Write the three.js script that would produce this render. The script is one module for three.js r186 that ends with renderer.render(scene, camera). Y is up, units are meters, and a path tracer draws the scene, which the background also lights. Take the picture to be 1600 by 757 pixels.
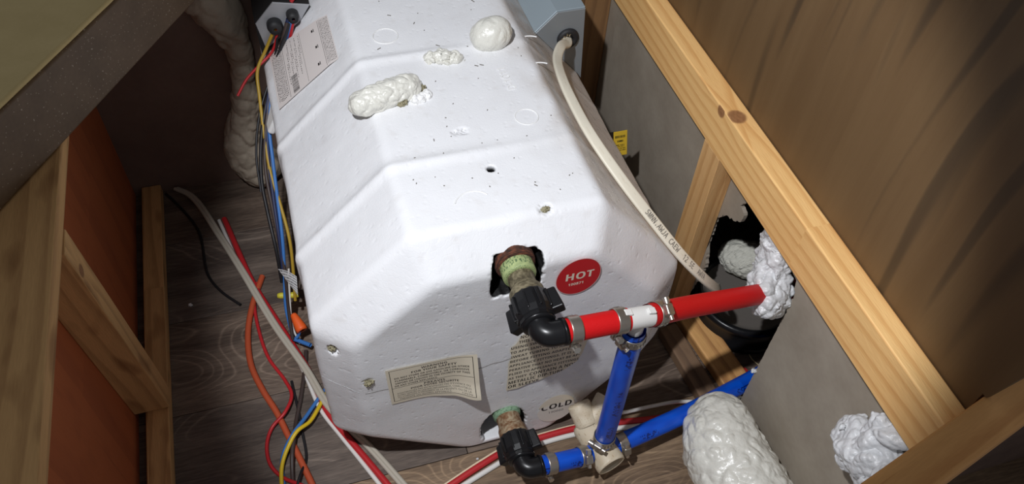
import * as THREE from 'three';
import { RoundedBoxGeometry } from 'three/addons/geometries/RoundedBoxGeometry.js';
import { mergeGeometries, mergeVertices } from 'three/addons/utils/BufferGeometryUtils.js';
import { SimplexNoise } from 'three/addons/math/SimplexNoise.js';
import { FontLoader } from 'three/addons/loaders/FontLoader.js';
import { TextGeometry } from 'three/addons/geometries/TextGeometry.js';

// ---------------------------------------------------------------- camera, light, exposure
const scene = new THREE.Scene();
const camera = new THREE.PerspectiveCamera(33.116, 1600 / 757, 0.01, 20);
camera.position.set(-0.174, 0.969, 0.4537);
camera.quaternion.setFromRotationMatrix(new THREE.Matrix4().makeBasis(
  new THREE.Vector3(0.956085, 0.046408, 0.289392), new THREE.Vector3(0.192431, 0.645364, -0.739240), new THREE.Vector3(-0.22107, 0.762464, 0.608093)));
scene.background = new THREE.Color(0.165, 0.168, 0.178);          // the dim room above the open compartment
const renderer = new THREE.WebGLRenderer({ antialias: true });
renderer.toneMapping = THREE.LinearToneMapping;
renderer.toneMappingExposure = 1.0;
renderer.shadowMap.enabled = true;
const lamp = new THREE.SpotLight(0xf8faff, 3.1, 0, 0.434, 0.19, 2);   // phone torch held over the compartment
lamp.position.set(-0.31, 1.20, 0.28);
lamp.target.position.set(0.065, 0.35, -0.105);
lamp.castShadow = true; lamp.shadow.radius = 0.7;
lamp.shadow.mapSize.set(2048, 2048); lamp.shadow.camera.near = 0.05; lamp.shadow.camera.far = 4; lamp.shadow.bias = -0.0005;
scene.add(lamp, lamp.target);

// ---------------------------------------------------------------- helpers
const V = (x, y, z) => new THREE.Vector3(x, y, z);
let seed = 12345;
const rnd = () => { seed = (seed * 1664525 + 1013904223) >>> 0; return seed / 4294967296; };
const rr = (a, b) => a + (b - a) * rnd();
const simplex = new SimplexNoise({ random: rnd });
const n3 = (x, y, z) => simplex.noise3d(x, y, z);
const n2 = (x, y) => simplex.noise(x, y);
const fbm3 = (x, y, z) => n3(x, y, z) * 0.55 + n3(x * 2.1, y * 2.1, z * 2.1) * 0.28 + n3(x * 4.3, y * 4.3, z * 4.3) * 0.17;
const clamp = (x, a, b) => Math.min(b, Math.max(a, x));
const sstep = (a, b, x) => { const t = clamp((x - a) / (b - a), 0, 1); return t * t * (3 - 2 * t); };
const mix = (a, b, t) => a + (b - a) * t;

const used = new Map();
function numbered(name) {
  const k = used.get(name) ?? 0; used.set(name, k + 1);
  return k ? `${name}_${String(k).padStart(3, '0')}` : name;
}
function shade(m) { m.castShadow = true; m.receiveShadow = true; return m; }
function thing(name, label, category, [x, y, z] = [0, 0, 0], group) {
  const o = new THREE.Group(); o.name = numbered(name); o.position.set(x, y, z);
  o.userData = { label, category }; if (group) o.userData.group = group;
  scene.add(o); return o;
}
// geometry given in world coordinates; parented so that it stays there
function worldPart(name, geo, mat, parent, label) {
  const off = V(0, 0, 0); for (let q = parent; q && q !== scene; q = q.parent) off.add(q.position);
  geo.translate(-off.x, -off.y, -off.z);
  return part(name, geo, mat, parent, label);
}
function part(name, geo, mat, parent, label) {
  const m = shade(new THREE.Mesh(geo, mat)); m.name = name;
  if (label) m.userData.label = label;
  parent.add(m); return m;
}
function solo(name, geo, mat, label, category, [x, y, z] = [0, 0, 0], group) {   // a thing that is one mesh
  const m = shade(new THREE.Mesh(geo.translate(-x, -y, -z), mat)); m.name = numbered(name); m.position.set(x, y, z);
  m.userData = { label, category }; if (group) m.userData.group = group;
  scene.add(m); return m;
}
function structure(name) { const g = new THREE.Group(); g.name = name; g.userData.kind = 'structure'; scene.add(g); return g; }
// uv in metres by the dominant side of each triangle; lengthwise = axis the grain runs along
function boxUV(geo, lengthwise = 0, ou = 0, ov = 0) {
  const g = geo.index ? geo.toNonIndexed() : geo; const P = g.attributes.position, N = g.attributes.normal;
  const uv = new Float32Array(P.count * 2);
  for (let i = 0; i < P.count; i += 3) {
    const a = [0, 0, 0];
    for (let k = 0; k < 3; k++) { a[0] += Math.abs(N.getX(i + k)); a[1] += Math.abs(N.getY(i + k)); a[2] += Math.abs(N.getZ(i + k)); }
    let d = 0; if (a[1] > a[d]) d = 1; if (a[2] > a[d]) d = 2;
    let uA = lengthwise; if (uA === d) uA = (d + 1) % 3;
    const vA = 3 - d - uA;
    for (let k = 0; k < 3; k++) { const c = [P.getX(i + k), P.getY(i + k), P.getZ(i + k)]; uv[(i + k) * 2] = c[uA] + ou; uv[(i + k) * 2 + 1] = c[vA] + ov + (d === lengthwise ? 0.31 : d * 0.17); }
  }
  g.setAttribute('uv', new THREE.BufferAttribute(uv, 2)); return g;
}
function board([x0, x1], [y0, y1], [z0, z1], r, lengthwise, turn, ou = rnd(), ov = rnd()) {
  const g = new RoundedBoxGeometry(x1 - x0, y1 - y0, z1 - z0, 2, r);
  const u = boxUV(g, lengthwise, ou, ov);
  if (turn) u.applyMatrix4(turn);
  u.translate((x0 + x1) / 2, (y0 + y1) / 2, (z0 + z1) / 2); return u;
}
const curve = (pts) => new THREE.CatmullRomCurve3(pts.map((p) => V(...p)), false, 'centripetal');
const tube = (pts, r, seg = 60, sides = 10) => new THREE.TubeGeometry(curve(pts), seg, r, sides);
// solid of revolution along +z from [radius, z] pairs
function lathe(profile, seg = 32) { return new THREE.LatheGeometry(profile.map(([r, z]) => new THREE.Vector2(r, z)), seg).rotateX(Math.PI / 2); }
function aim(geo, from, dir) {       // puts geometry made along +z at a place and direction
  geo.applyQuaternion(new THREE.Quaternion().setFromUnitVectors(V(0, 0, 1), V(...dir).normalize())); return geo.translate(...from);
}
// surface of the field f < 0 on a regular grid (naive surface nets), smooth normals from the field
function surfaceNets(f, mn, mx, h) {
  const n = [0, 1, 2].map((k) => Math.ceil((mx[k] - mn[k]) / h) + 1), [nx, ny, nz] = n;
  const val = new Float32Array(nx * ny * nz);
  for (let k = 0, q = 0; k < nz; k++) for (let j = 0; j < ny; j++) for (let i = 0; i < nx; i++, q++) val[q] = f(mn[0] + i * h, mn[1] + j * h, mn[2] + k * h);
  const id = new Int32Array(nx * ny * nz).fill(-1), pos = [], nor = [];
  const at = (i, j, k) => i + nx * (j + ny * k);
  for (let k = 0; k < nz - 1; k++) for (let j = 0; j < ny - 1; j++) for (let i = 0; i < nx - 1; i++) {
    let c = 0, sx = 0, sy = 0, sz = 0, mask = 0; const v = [];
    for (let q = 0; q < 8; q++) { const s = val[at(i + (q & 1), j + ((q >> 1) & 1), k + (q >> 2))]; v.push(s); if (s < 0) mask |= 1 << q; }
    if (mask === 0 || mask === 255) continue;
    for (let a = 0; a < 8; a++) for (let b = 0; b < 3; b++) {
      const o = a | (1 << b); if (o === a) continue;
      if ((v[a] < 0) === (v[o] < 0)) continue;
      const t = v[a] / (v[a] - v[o]);
      sx += (a & 1) + (b === 0 ? t : 0); sy += ((a >> 1) & 1) + (b === 1 ? t : 0); sz += (a >> 2) + (b === 2 ? t : 0); c++;
    }
    const x = mn[0] + (i + sx / c) * h, y = mn[1] + (j + sy / c) * h, z = mn[2] + (k + sz / c) * h, e = h * 0.4;
    const g = V(f(x + e, y, z) - f(x - e, y, z), f(x, y + e, z) - f(x, y - e, z), f(x, y, z + e) - f(x, y, z - e)).normalize();
    id[at(i, j, k)] = pos.length / 3; pos.push(x, y, z); nor.push(g.x, g.y, g.z);
  }
  const idx = [];
  for (let k = 1; k < nz - 1; k++) for (let j = 1; j < ny - 1; j++) for (let i = 1; i < nx - 1; i++) {
    const s = val[at(i, j, k)] < 0;
    for (let b = 0; b < 3; b++) {
      const o = b === 0 ? at(i + 1, j, k) : b === 1 ? at(i, j + 1, k) : at(i, j, k + 1);
      if (s === (val[o] < 0)) continue;
      const u = b === 0 ? [0, 1, 0] : b === 1 ? [0, 0, 1] : [1, 0, 0], w = b === 0 ? [0, 0, 1] : b === 1 ? [1, 0, 0] : [0, 1, 0];
      const A = id[at(i - u[0] - w[0], j - u[1] - w[1], k - u[2] - w[2])], B = id[at(i - w[0], j - w[1], k - w[2])], C = id[at(i, j, k)], D = id[at(i - u[0], j - u[1], k - u[2])];
      if (A < 0 || B < 0 || C < 0 || D < 0) continue;
      if (s) idx.push(A, B, C, A, C, D); else idx.push(A, C, B, A, D, C);
    }
  }
  const g = new THREE.BufferGeometry();
  g.setAttribute('position', new THREE.Float32BufferAttribute(pos, 3)); g.setAttribute('normal', new THREE.Float32BufferAttribute(nor, 3)); g.setIndex(idx);
  return g;
}
// a lumpy blob of set spray foam: union of balls [x, y, z, r] with noise
function foamBlob(balls, h, amp, freq, k = 0.012, cut) {
  const mn = [1e9, 1e9, 1e9], mx = [-1e9, -1e9, -1e9];
  for (const [x, y, z, r] of balls) [x, y, z].forEach((c, a) => { mn[a] = Math.min(mn[a], c - r - amp * 2.5 - k * 0.6); mx[a] = Math.max(mx[a], c + r + amp * 2.5 + k * 0.6); });
  const f = (x, y, z) => {
    let d = 1;
    for (const [a, b, c, r] of balls) { const e = Math.hypot(x - a, y - b, z - c) - r; const t = clamp(0.5 + (d - e) / (2 * k), 0, 1); d = mix(d, e, t) - k * t * (1 - t); }
    d += -amp * (Math.abs(n3(x * freq, y * freq, z * freq)) * 2 - 0.6) - amp * 0.55 * Math.abs(n3(x * freq * 2.2 + 5, y * freq * 2.2, z * freq * 2.2)) - amp * 0.16 * n3(x * freq * 4.5, y * freq * 4.5 + 9, z * freq * 4.5);
    return cut ? Math.max(d, cut(x, y, z)) : d;
  };
  return boxUV(surfaceNets(f, mn, mx, h), 0);
}

// ---------------------------------------------------------------- procedural textures
function dataTex(w, h, fn, srgb, metresX, metresY) {
  const d = new Uint8Array(w * h * 4), c = [0, 0, 0];
  for (let j = 0; j < h; j++) for (let i = 0; i < w; i++) { fn(i / w, j / h, c); const q = (j * w + i) * 4; for (let k = 0; k < 3; k++) d[q + k] = clamp(c[k], 0, 255); d[q + 3] = 255; }
  const t = new THREE.DataTexture(d, w, h, THREE.RGBAFormat); t.wrapS = t.wrapT = THREE.RepeatWrapping;
  t.magFilter = THREE.LinearFilter; t.minFilter = THREE.LinearMipmapLinearFilter; t.generateMipmaps = true;
  if (srgb) t.colorSpace = THREE.SRGBColorSpace; if (metresX) t.repeat.set(1 / metresX, 1 / metresY); t.needsUpdate = true; return t;
}
const lerp3 = (c, a, b, t) => { for (let k = 0; k < 3; k++) c[k] = a[k] + (b[k] - a[k]) * t; };
function pineTex(light, dark, rings, o, knots = [], blotch = 0) {       // 1 m along the grain, 0.25 m across
  return dataTex(1024, 384, (u, v, c) => {
    const warp = n2(u * 1.6 + o, v * 1.2 + o) * 0.006 + n2(u * 0.7 + o * 2, v * 0.8) * 0.016; let y = v * 0.25 + warp;
    let kn = 0; for (const [ku, kv, kr] of knots) { const dx = (u - ku) / 2.2, dy = (v - kv) * 0.25, d = Math.hypot(dx, dy); y += Math.sign(dy) * kr * 0.9 * Math.exp(-d * d / (kr * kr * 3)); kn = Math.max(kn, 1 - sstep(kr * 0.55, kr * 0.8, Math.hypot(u - ku, dy))); }
    let s = (y * rings + n2(u * 3, v * 9 + o) * 0.12) % 1; if (s < 0) s += 1;
    const late = sstep(0.45, 0.92, s) * (1 - sstep(0.93, 1, s));
    const fib = n2(u * 60 + o, v * 190) * 0.5 + n2(u * 25, v * 90 + o) * 0.5;
    const bl = blotch * Math.max(0, n2(u * 7 + o, v * 5) + n2(u * 19, v * 11 + o) * 0.5 - 0.35);
    lerp3(c, light, dark, clamp(late * 0.42 + 0.16 + fib * 0.13 + n2(u * 3 + o, v * 2) * 0.12 + bl, 0, 1.3));
    if (kn > 0) { const q = 0.5 + 0.5 * n2(u * 120, v * 60); c[0] = mix(c[0], 120 + 30 * q, kn * 0.8); c[1] = mix(c[1], 78 + 25 * q, kn * 0.8); c[2] = mix(c[2], 48 + 20 * q, kn * 0.8); }
  }, true, 1, 0.25);
}
function plankTex(light, dark, o) {                                     // 1 m x 0.25 m of grey oak vinyl, cathedral grain
  return dataTex(1024, 512, (u, v, c) => {
    const w = n2(u * 3.2 + o, v * 1.6 + o) * 0.9 + n2(u * 7 + o, v * 4) * 0.22;
    let s = (v * 9 + w * 5.5) % 1; if (s < 0) s += 1;
    const line = Math.exp(-Math.pow((s - 0.5) / 0.10, 2)) * sstep(-0.2, 0.5, n2(u * 2.1 + o, v * 1.2 + 3));
    const fib = n2(u * 30 + o, v * 150) * 0.5 + n2(u * 70, v * 260 + o) * 0.35 + n2(u * 11 + o, v * 40) * 0.4;
    lerp3(c, dark, light, clamp(0.42 + fib * 0.32 + n2(u * 2 + o, v * 5) * 0.25 + line * 0.42, 0, 1));
  }, true, 1, 0.25);
}
function mottleTex(a, b, f, o, along = 1) { return dataTex(512, 512, (u, v, c) => { lerp3(c, a, b, clamp(0.5 + 0.5 * (n2(u * f + o, v * f * along) * 0.6 + n2(u * f * 3.1 + o, v * f * 3.1 * along) * 0.3 + n2(u * f * 12, v * f * 12 + o) * 0.18), 0, 1)); }, true, 0.5, 0.5); }
const std = (o) => new THREE.MeshStandardMaterial(o);
const phy = (o) => new THREE.MeshPhysicalMaterial(o);
const fiberBump = dataTex(512, 256, (u, v, c) => { const s = 128 + 70 * n2(u * 24, v * 180) + 40 * n2(u * 60, v * 300); c[0] = c[1] = c[2] = s; }, false, 0.5, 0.125);

// expanded-polystyrene skin: beads pressed together, 0.16 m tile
const epsBump = (() => {
  const N = 30, px = [], py = []; for (let j = 0; j < N; j++) for (let i = 0; i < N; i++) { px.push((i + rr(0.1, 0.9)) / N); py.push((j + rr(0.1, 0.9)) / N); }
  const deep = px.map(() => rnd() < 0.10 ? rr(0.5, 1) : rr(0, 0.12));
  return dataTex(1024, 1024, (u, v, c) => {
    const gi = Math.floor(u * N), gj = Math.floor(v * N); let d1 = 9, d2 = 9, b = 0;
    for (let j = -1; j <= 1; j++) for (let i = -1; i <= 1; i++) {
      const q = ((gj + j + N) % N) * N + ((gi + i + N) % N); let dx = Math.abs(px[q] - u), dy = Math.abs(py[q] - v); if (dx > 0.5) dx = 1 - dx; if (dy > 0.5) dy = 1 - dy;
      const d = Math.hypot(dx, dy) * N; if (d < d1) { d2 = d1; d1 = d; b = q; } else if (d < d2) d2 = d;
    }
    const seam = 1 - sstep(0, 0.16, d2 - d1), pit = deep[b] * (1 - sstep(0.1, 0.55, d1));
    const s = 200 - 38 * seam - 150 * pit + 10 * n2(u * 40, v * 40); c[0] = c[1] = c[2] = s;
  }, false, 0.16, 0.16);
})();
const epsRough = dataTex(256, 256, (u, v, c) => { const s = 105 + 60 * n2(u * 9, v * 9) + 35 * n2(u * 70, v * 70); c[0] = c[1] = c[2] = s; }, false, 0.16, 0.16);

const M = {};
M.eps = phy({ color: 0xffffff, vertexColors: true, roughness: 1, roughnessMap: epsRough, bumpMap: epsBump, bumpScale: 0.00042, specularIntensity: 0.75 });
M.dark = std({ color: new THREE.Color(0.012, 0.011, 0.011), roughness: 0.9 });
const foamBump = dataTex(512, 512, (u, v, c) => { const s = 128 + 60 * n2(u * 20, v * 20) + 45 * n2(u * 55, v * 55) + 20 * n2(u * 120, v * 120); c[0] = c[1] = c[2] = s; }, false, 0.12, 0.12);
M.foam = phy({ color: new THREE.Color(0.74, 0.73, 0.66), roughness: 0.32, bumpMap: foamBump, bumpScale: 0.0004, clearcoat: 0.25, clearcoatRoughness: 0.25 });
M.foamWhite = phy({ color: new THREE.Color(0.70, 0.71, 0.72), roughness: 0.38, bumpMap: foamBump, bumpScale: 0.0004, clearcoat: 0.2, clearcoatRoughness: 0.3 });
M.foamOld = std({ color: new THREE.Color(0.42, 0.36, 0.28), roughness: 0.8, bumpMap: foamBump, bumpScale: 0.0003 });
const pine = pineTex([252, 206, 138], [214, 152, 86], 62, 1.7, [[0.83, 0.42, 0.016], [0.812, 0.86, 0.011]]);
const pine2 = pineTex([232, 188, 130], [188, 136, 82], 48, 9.2);
const pineAged = pineTex([226, 180, 120], [172, 128, 80], 55, 4.1, [[0.3, 0.5, 0.012], [0.72, 0.2, 0.01]], 0.9);
const lauan = pineTex([196, 110, 62], [166, 88, 50], 14, 3.3, [], 0.4);
M.pine = std({ map: pine, roughness: 0.62, bumpMap: fiberBump, bumpScale: 0.0003 });
M.pine2 = std({ map: pine2, roughness: 0.65, bumpMap: fiberBump, bumpScale: 0.0003 });
M.pineAged = std({ map: pineAged, roughness: 0.75, bumpMap: fiberBump, bumpScale: 0.0003 });
M.postWood = std({ map: pineTex([150, 112, 72], [112, 80, 50], 50, 6.4), roughness: 0.75 });
M.lauan = std({ map: lauan, roughness: 0.8 });
M.ply = std({ map: dataTex(1024, 512, (u, v, c) => {
  const w = n2(u * 1.5, v * 2.2) * 0.6 + n2(u * 4, v * 6) * 0.12; const st = n2(u * 1.0 + 3, v * 9 + w * 0.7), s2 = n2(u * 2 + 8, v * 30 + w * 1.2);
  const t = clamp(0.45 + st * 0.28 + s2 * 0.12 + n2(u * 20, v * 200) * 0.08, 0, 1); lerp3(c, [98, 73, 44], [116, 91, 60], t);
  const dk = sstep(0.5, 0.85, n2(u * 1.7 + 20, v * 13 + w * 0.9)) * 0.25; for (let k = 0; k < 3; k++) c[k] *= 1 - dk;
}, true, 1, 0.5), roughness: 0.6 });
M.greyboard = std({ map: mottleTex([150, 139, 124], [174, 164, 149], 4, 2), roughness: 0.75 });
M.backboard = std({ map: mottleTex([108, 88, 78], [128, 106, 94], 3, 7), roughness: 0.85 });
M.beige = std({ map: mottleTex([208, 186, 130], [222, 200, 144], 6, 12), roughness: 0.85 });
M.brownEdge = std({ map: dataTex(512, 512, (u, v, c) => { const t = 0.5 + 0.4 * n2(u * 8, v * 8) + 0.2 * n2(u * 60, v * 60); lerp3(c, [98, 78, 56], [114, 92, 68], t); if (n2(u * 90, v * 90 + 40) > 0.86) { c[0] = 190; c[1] = 180; c[2] = 165; } }, true, 0.4, 0.4), roughness: 0.55 });
const planks = [
  std({ map: plankTex([150, 132, 116], [74, 62, 54], 0.4), roughness: 0.55 }), std({ map: plankTex([172, 146, 116], [92, 74, 58], 5.2), roughness: 0.55 }),
  std({ map: plankTex([138, 124, 112], [66, 57, 52], 11.7), roughness: 0.55 })];
const rustTex = dataTex(256, 256, (u, v, c) => { const t = n2(u * 9, v * 9) * 0.5 + n2(u * 25, v * 25) * 0.4 + 0.5; lerp3(c, [44, 26, 18], [112, 62, 40], clamp(t, 0, 1)); }, true);
const galvTex = dataTex(256, 256, (u, v, c) => { const t = n2(u * 7 + 3, v * 7) * 0.5 + n2(u * 22, v * 22) * 0.4 + 0.5; lerp3(c, [82, 74, 56], [140, 130, 104], clamp(t, 0, 1)); }, true);
const brassTex = dataTex(256, 256, (u, v, c) => { const t = n2(u * 7 + 30, v * 7) * 0.5 + n2(u * 22, v * 22 + 9) * 0.4 + 0.5; lerp3(c, [120, 84, 56], [176, 158, 130], clamp(t, 0, 1)); }, true);
const tapeTex = dataTex(256, 128, (u, v, c) => { const t = n2(u * 40, v * 14) > 0.35 && Math.abs((v * 4) % 1 - 0.5) < 0.3 ? 1 : 0; lerp3(c, [158, 172, 118], [72, 96, 64], t * 0.8 + 0.15 * n2(u * 12, v * 12)); }, true);
const verdTex = dataTex(256, 128, (u, v, c) => { const t = n2(u * 16, v * 10) * 0.6 + n2(u * 40, v * 30) * 0.5; lerp3(c, [128, 158, 128], [60, 78, 60], clamp(t, 0, 1)); }, true);
M.rust = std({ map: rustTex, roughness: 0.9, bumpMap: rustTex, bumpScale: 0.0008 });
M.galv = std({ map: galvTex, roughness: 0.6, metalness: 0.35, bumpMap: galvTex, bumpScale: 0.0004 });
M.brass = std({ map: brassTex, roughness: 0.55, metalness: 0.4, bumpMap: brassTex, bumpScale: 0.0004 });
M.tape = std({ map: tapeTex, roughness: 0.6 });
M.verdigris = std({ map: verdTex, roughness: 0.85, bumpMap: verdTex, bumpScale: 0.0006 });
M.blackPlastic = phy({ color: new THREE.Color(0.009, 0.009, 0.010), roughness: 0.3, specularIntensity: 0.7 });
M.blackRubber = std({ color: new THREE.Color(0.016, 0.016, 0.018), roughness: 0.6 });
M.greyPlastic = std({ color: new THREE.Color(0.13, 0.115, 0.10), roughness: 0.85 });
const scuff = dataTex(256, 256, (u, v, c) => { const s = 128 + 60 * n2(u * 60, v * 60) + 40 * n2(u * 14, v * 14); c[0] = c[1] = c[2] = s; }, false);
M.redHose = phy({ color: new THREE.Color(0.62, 0.008, 0.010), roughness: 0.55, specularIntensity: 0.5, bumpMap: scuff, bumpScale: 0.0002 });
M.blueHose = phy({ map: dataTex(512, 128, (u, v, c) => {   // dark dashes of worn print along one side
  lerp3(c, [4, 70, 186], [6, 90, 216], clamp(0.5 + 0.4 * n2(u * 5, v * 5), 0, 1));
  const onLine = Math.abs(v - 0.30) < 0.045, glyph = n2(u * 42, Math.floor(v * 40) * 3.3) > 0.1 && n2(u * 5 + 4, 1) > -0.15; if (onLine && glyph) { c[0] *= 0.55; c[1] *= 0.5; c[2] *= 0.6; }
}, true), roughness: 0.36 });
M.clampSteel = std({ color: new THREE.Color(0.42, 0.38, 0.33), metalness: 0.85, roughness: 0.36 });
M.screwSteel = std({ color: new THREE.Color(0.62, 0.58, 0.52), metalness: 0.9, roughness: 0.3 });
M.whitePlastic = phy({ color: new THREE.Color(0.78, 0.77, 0.74), roughness: 0.4 });
M.creamPlastic = phy({ map: dataTex(256, 256, (u, v, c) => { const sp = sstep(0.62, 0.8, n2(u * 30, v * 30)) * 0.5; lerp3(c, [216, 204, 180], [150, 120, 84], clamp(sp + 0.15 * n2(u * 6, v * 6) + 0.08, 0, 1)); }, true), roughness: 0.5 });
M.jbox = std({ color: new THREE.Color(0.36, 0.43, 0.47), metalness: 0.25, roughness: 0.45 });
M.jboxEnd = std({ color: new THREE.Color(0.30, 0.33, 0.35), metalness: 0.35, roughness: 0.42 });
M.plate = std({ color: new THREE.Color(0.42, 0.43, 0.45), metalness: 0.3, roughness: 0.45 });
const wire = (r, g, b, rough = 0.45) => phy({ color: new THREE.Color(r, g, b), roughness: rough });
M.wYellow = wire(0.72, 0.50, 0.02); M.wRed = wire(0.50, 0.02, 0.025); M.wBlue = wire(0.05, 0.19, 0.52); M.wBrown = wire(0.055, 0.038, 0.034);
M.wBlack = wire(0.012, 0.012, 0.014); M.wWhite = wire(0.78, 0.76, 0.72); M.wOrange = wire(0.50, 0.085, 0.03, 0.55); M.wNavy = wire(0.02, 0.03, 0.09);
M.wYellowShaded = wire(0.45, 0.29, 0.03); M.wTan = wire(0.50, 0.46, 0.38); M.wCream = wire(0.80, 0.66, 0.46); M.nutOrange = wire(0.90, 0.13, 0.02, 0.5); M.yellowCon = wire(0.62, 0.56, 0.05);  // hanging yellow wire: same yellow, darkened so its colour carries the shade

// ---------------------------------------------------------------- setting
{ // floor of vinyl planks, boards run left to right
  const floor = structure('floor');
  const rows = [-0.595, -0.445, -0.295, -0.145, 0.005, 0.155, 0.305, 0.455], joints = [[0.1], [-0.2, 0.52], [0.30], [-0.05], [0.42], [0.166], [-0.3, 0.4]];
  const base = new RoundedBoxGeometry(1.32, 0.02, 1.10, 1, 0.001).translate(0.12, -0.0145, -0.06); part('subfloor', base, M.dark, floor);
  for (let i = 0; i < rows.length - 1; i++) {
    const xs = [-0.5, ...joints[i], 0.74];
    for (let k = 0; k < xs.length - 1; k++) {
      const g = new RoundedBoxGeometry(xs[k + 1] - xs[k] - 0.0008, 0.0045, 0.1492, 1, 0.0006).translate((xs[k] + xs[k + 1]) / 2, -0.00225, rows[i] + 0.075);
      part(numberedPart('plank'), boxUV(g, 0, rnd() * 3, i * 0.37 + k * 0.11), planks[i === 5 ? 1 : i === 4 ? (k ? 1 : 1) : (i + k) % 2 ? 2 : 0], floor);
    }
  }
}
function numberedPart(n) { numberedPart.c = (numberedPart.c ?? -1) + 1; return numberedPart.c ? `${n}_${String(numberedPart.c).padStart(3, '0')}` : n; }
{ // left wall: thin reddish lauan skin
  const w = structure('wall_left');
  part('panel', boxUV(new RoundedBoxGeometry(0.012, 0.395, 1.06, 1, 0.001), 1).translate(-0.451, 0.1975, -0.045), M.lauan, w);
}
{ // back wall behind the heater
  const w = structure('wall_back');
  part('panel', boxUV(new RoundedBoxGeometry(0.785, 0.40, 0.014, 1, 0.001), 0).translate(-0.065, 0.20, -0.567), M.backboard, w);
}
{ // right wall: grey board below the beam with a ragged hole down to the floor, plywood above
  const w = structure('wall_right');
  const s = new THREE.Shape(); const H = [[-0.146, 0], [-0.131, 0.052], [-0.1195, 0.119], [-0.131, 0.152], [-0.131, 0.201], [-0.117, 0.223], [-0.099, 0.232], [-0.085, 0.243], [-0.086, 0.258], [-0.097, 0.261], [-0.087, 0.279], [-0.060, 0.290], [0.004, 0.284], [0.030, 0.272], [0.038, 0.255], [0.038, 0.215], [0.0385, 0]];
  s.moveTo(-0.56, 0); s.lineTo(-0.56, 0.372); s.lineTo(0.25, 0.372); s.lineTo(0.25, 0);
  const fine = [];
  for (let i = H.length - 1; i > 0; i--) { const a = H[i], b = H[i - 1], L = Math.hypot(a[0] - b[0], a[1] - b[1]), n = Math.max(1, Math.round(L / 0.004)), smooth = i === H.length - 1; for (let k = 0; k < n; k++) { const t = k / n, j = smooth ? 0.0006 : 0.0022; fine.push([mix(a[0], b[0], t) + j * n2(k * 3.1 + i, 2), Math.max(0, mix(a[1], b[1], t) + (k || i < H.length - 1 ? j * n2(k * 2.7, i) : 0))]); } }
  for (const [z, y] of fine) s.lineTo(z, y); s.lineTo(-0.146, 0);
  const g = new THREE.ExtrudeGeometry(s, { depth: 0.005, bevelEnabled: false }).rotateY(-Math.PI / 2).translate(0.32, 0, 0);   // shape x -> world z
  part('lower_panel', boxUV(g, 1), M.greyboard, w, 'grey board with a ragged hole cut down to the floor');
  const up = new THREE.Shape([[-0.56, 0.3722], [0.2525, 0.3722], [0.2525, 0.401], [0.2566, 0.401], [0.2668, 0.455], [0.2668, 1.122], [-0.56, 1.122]].map((q) => new THREE.Vector2(...q)));
  part('upper_panel', boxUV(new THREE.ExtrudeGeometry(up, { depth: 0.005, bevelEnabled: false }).rotateY(-Math.PI / 2).translate(0.3205, 0, 0), 1), M.ply, w, 'brown plywood above the beam');
}
{ // the dark hollow beyond the hole: unseen panels added to keep it black
  const w = structure('added_wall_beyond');
  part('side_panel', new RoundedBoxGeometry(0.012, 0.36, 1.0, 1, 0.001).translate(0.70, 0.18, -0.06), M.backboard, w);
  part('end_panel', new RoundedBoxGeometry(0.37, 0.36, 0.012, 1, 0.001).translate(0.51, 0.18, -0.50), M.backboard, w);
  part('near_panel', new RoundedBoxGeometry(0.37, 0.36, 0.012, 1, 0.001).translate(0.51, 0.18, 0.2), M.backboard, w);
  part('top_panel', new RoundedBoxGeometry(0.385, 0.012, 0.80, 1, 0.001).translate(0.515, 0.366, -0.155), M.backboard, w);
}
// ---------------------------------------------------------------- timbers
solo('wooden_beam', board([0.287, 0.3149], [0.314, 0.3745], [-0.559, 0.262], 0.0022, 2, undefined, 0.815, -0.06), M.pine, 'long pale pine beam with a knot screwed along the right wall', 'beam', [0.30, 0.314, 0]);
solo('wooden_stud', board([0.288, 0.3149], [0.0, 0.3135], [-0.167, -0.128], 0.001, 1), M.pine2, 'short upright pine stud under the long beam beside the ragged hole', 'stud', [0.301, 0, -0.15]);
solo('wooden_post', board([0.272, 0.3149], [0.0, 0.40], [-0.559, -0.527], 0.0015, 1), M.postWood, 'brown upright corner post behind the blue grey junction box', 'post', [0.29, 0, -0.54]);
{
  const a = -0.262, g = board([-0.43, 0.43], [0.3755, 0.40], [-0.0165, 0.0165], 0.003, 0);
  g.rotateY(-a); g.translate(0.03, 0, 0.348);
  solo('wooden_rail', g, std({ map: pine2, color: new THREE.Color(1, 0.84, 0.66), roughness: 0.65 }), 'brown timber rail across the near end of the pine beam at lower right', 'rail', [0.03, 0.3755, 0.3545]);
}
solo('wooden_rail', board([-0.475, -0.402], [0.381, 0.40], [-0.559, 0.44], 0.0015, 2), M.pineAged, 'wide stained top rail along the left wall under the dark board', 'rail', [-0.423, 0.381, -0.05]);
solo('wooden_rail', board([-0.432, -0.4035], [0.0005, 0.019], [-0.559, 0.44], 0.0015, 2), M.pineAged, 'narrow bottom rail on the floor against the reddish left wall', 'rail', [-0.423, 0.0005, -0.05]);
{
  const t = new THREE.Matrix4().makeRotationX(0.115);
  solo('wooden_stud', board([-0.4449, -0.4015], [0.021, 0.379], [-0.158, -0.128], 0.0015, 1, t), M.pineAged, 'leaning upright stud between the two rails of the left wall', 'stud', [-0.423, 0.02, -0.15]);
}
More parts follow.
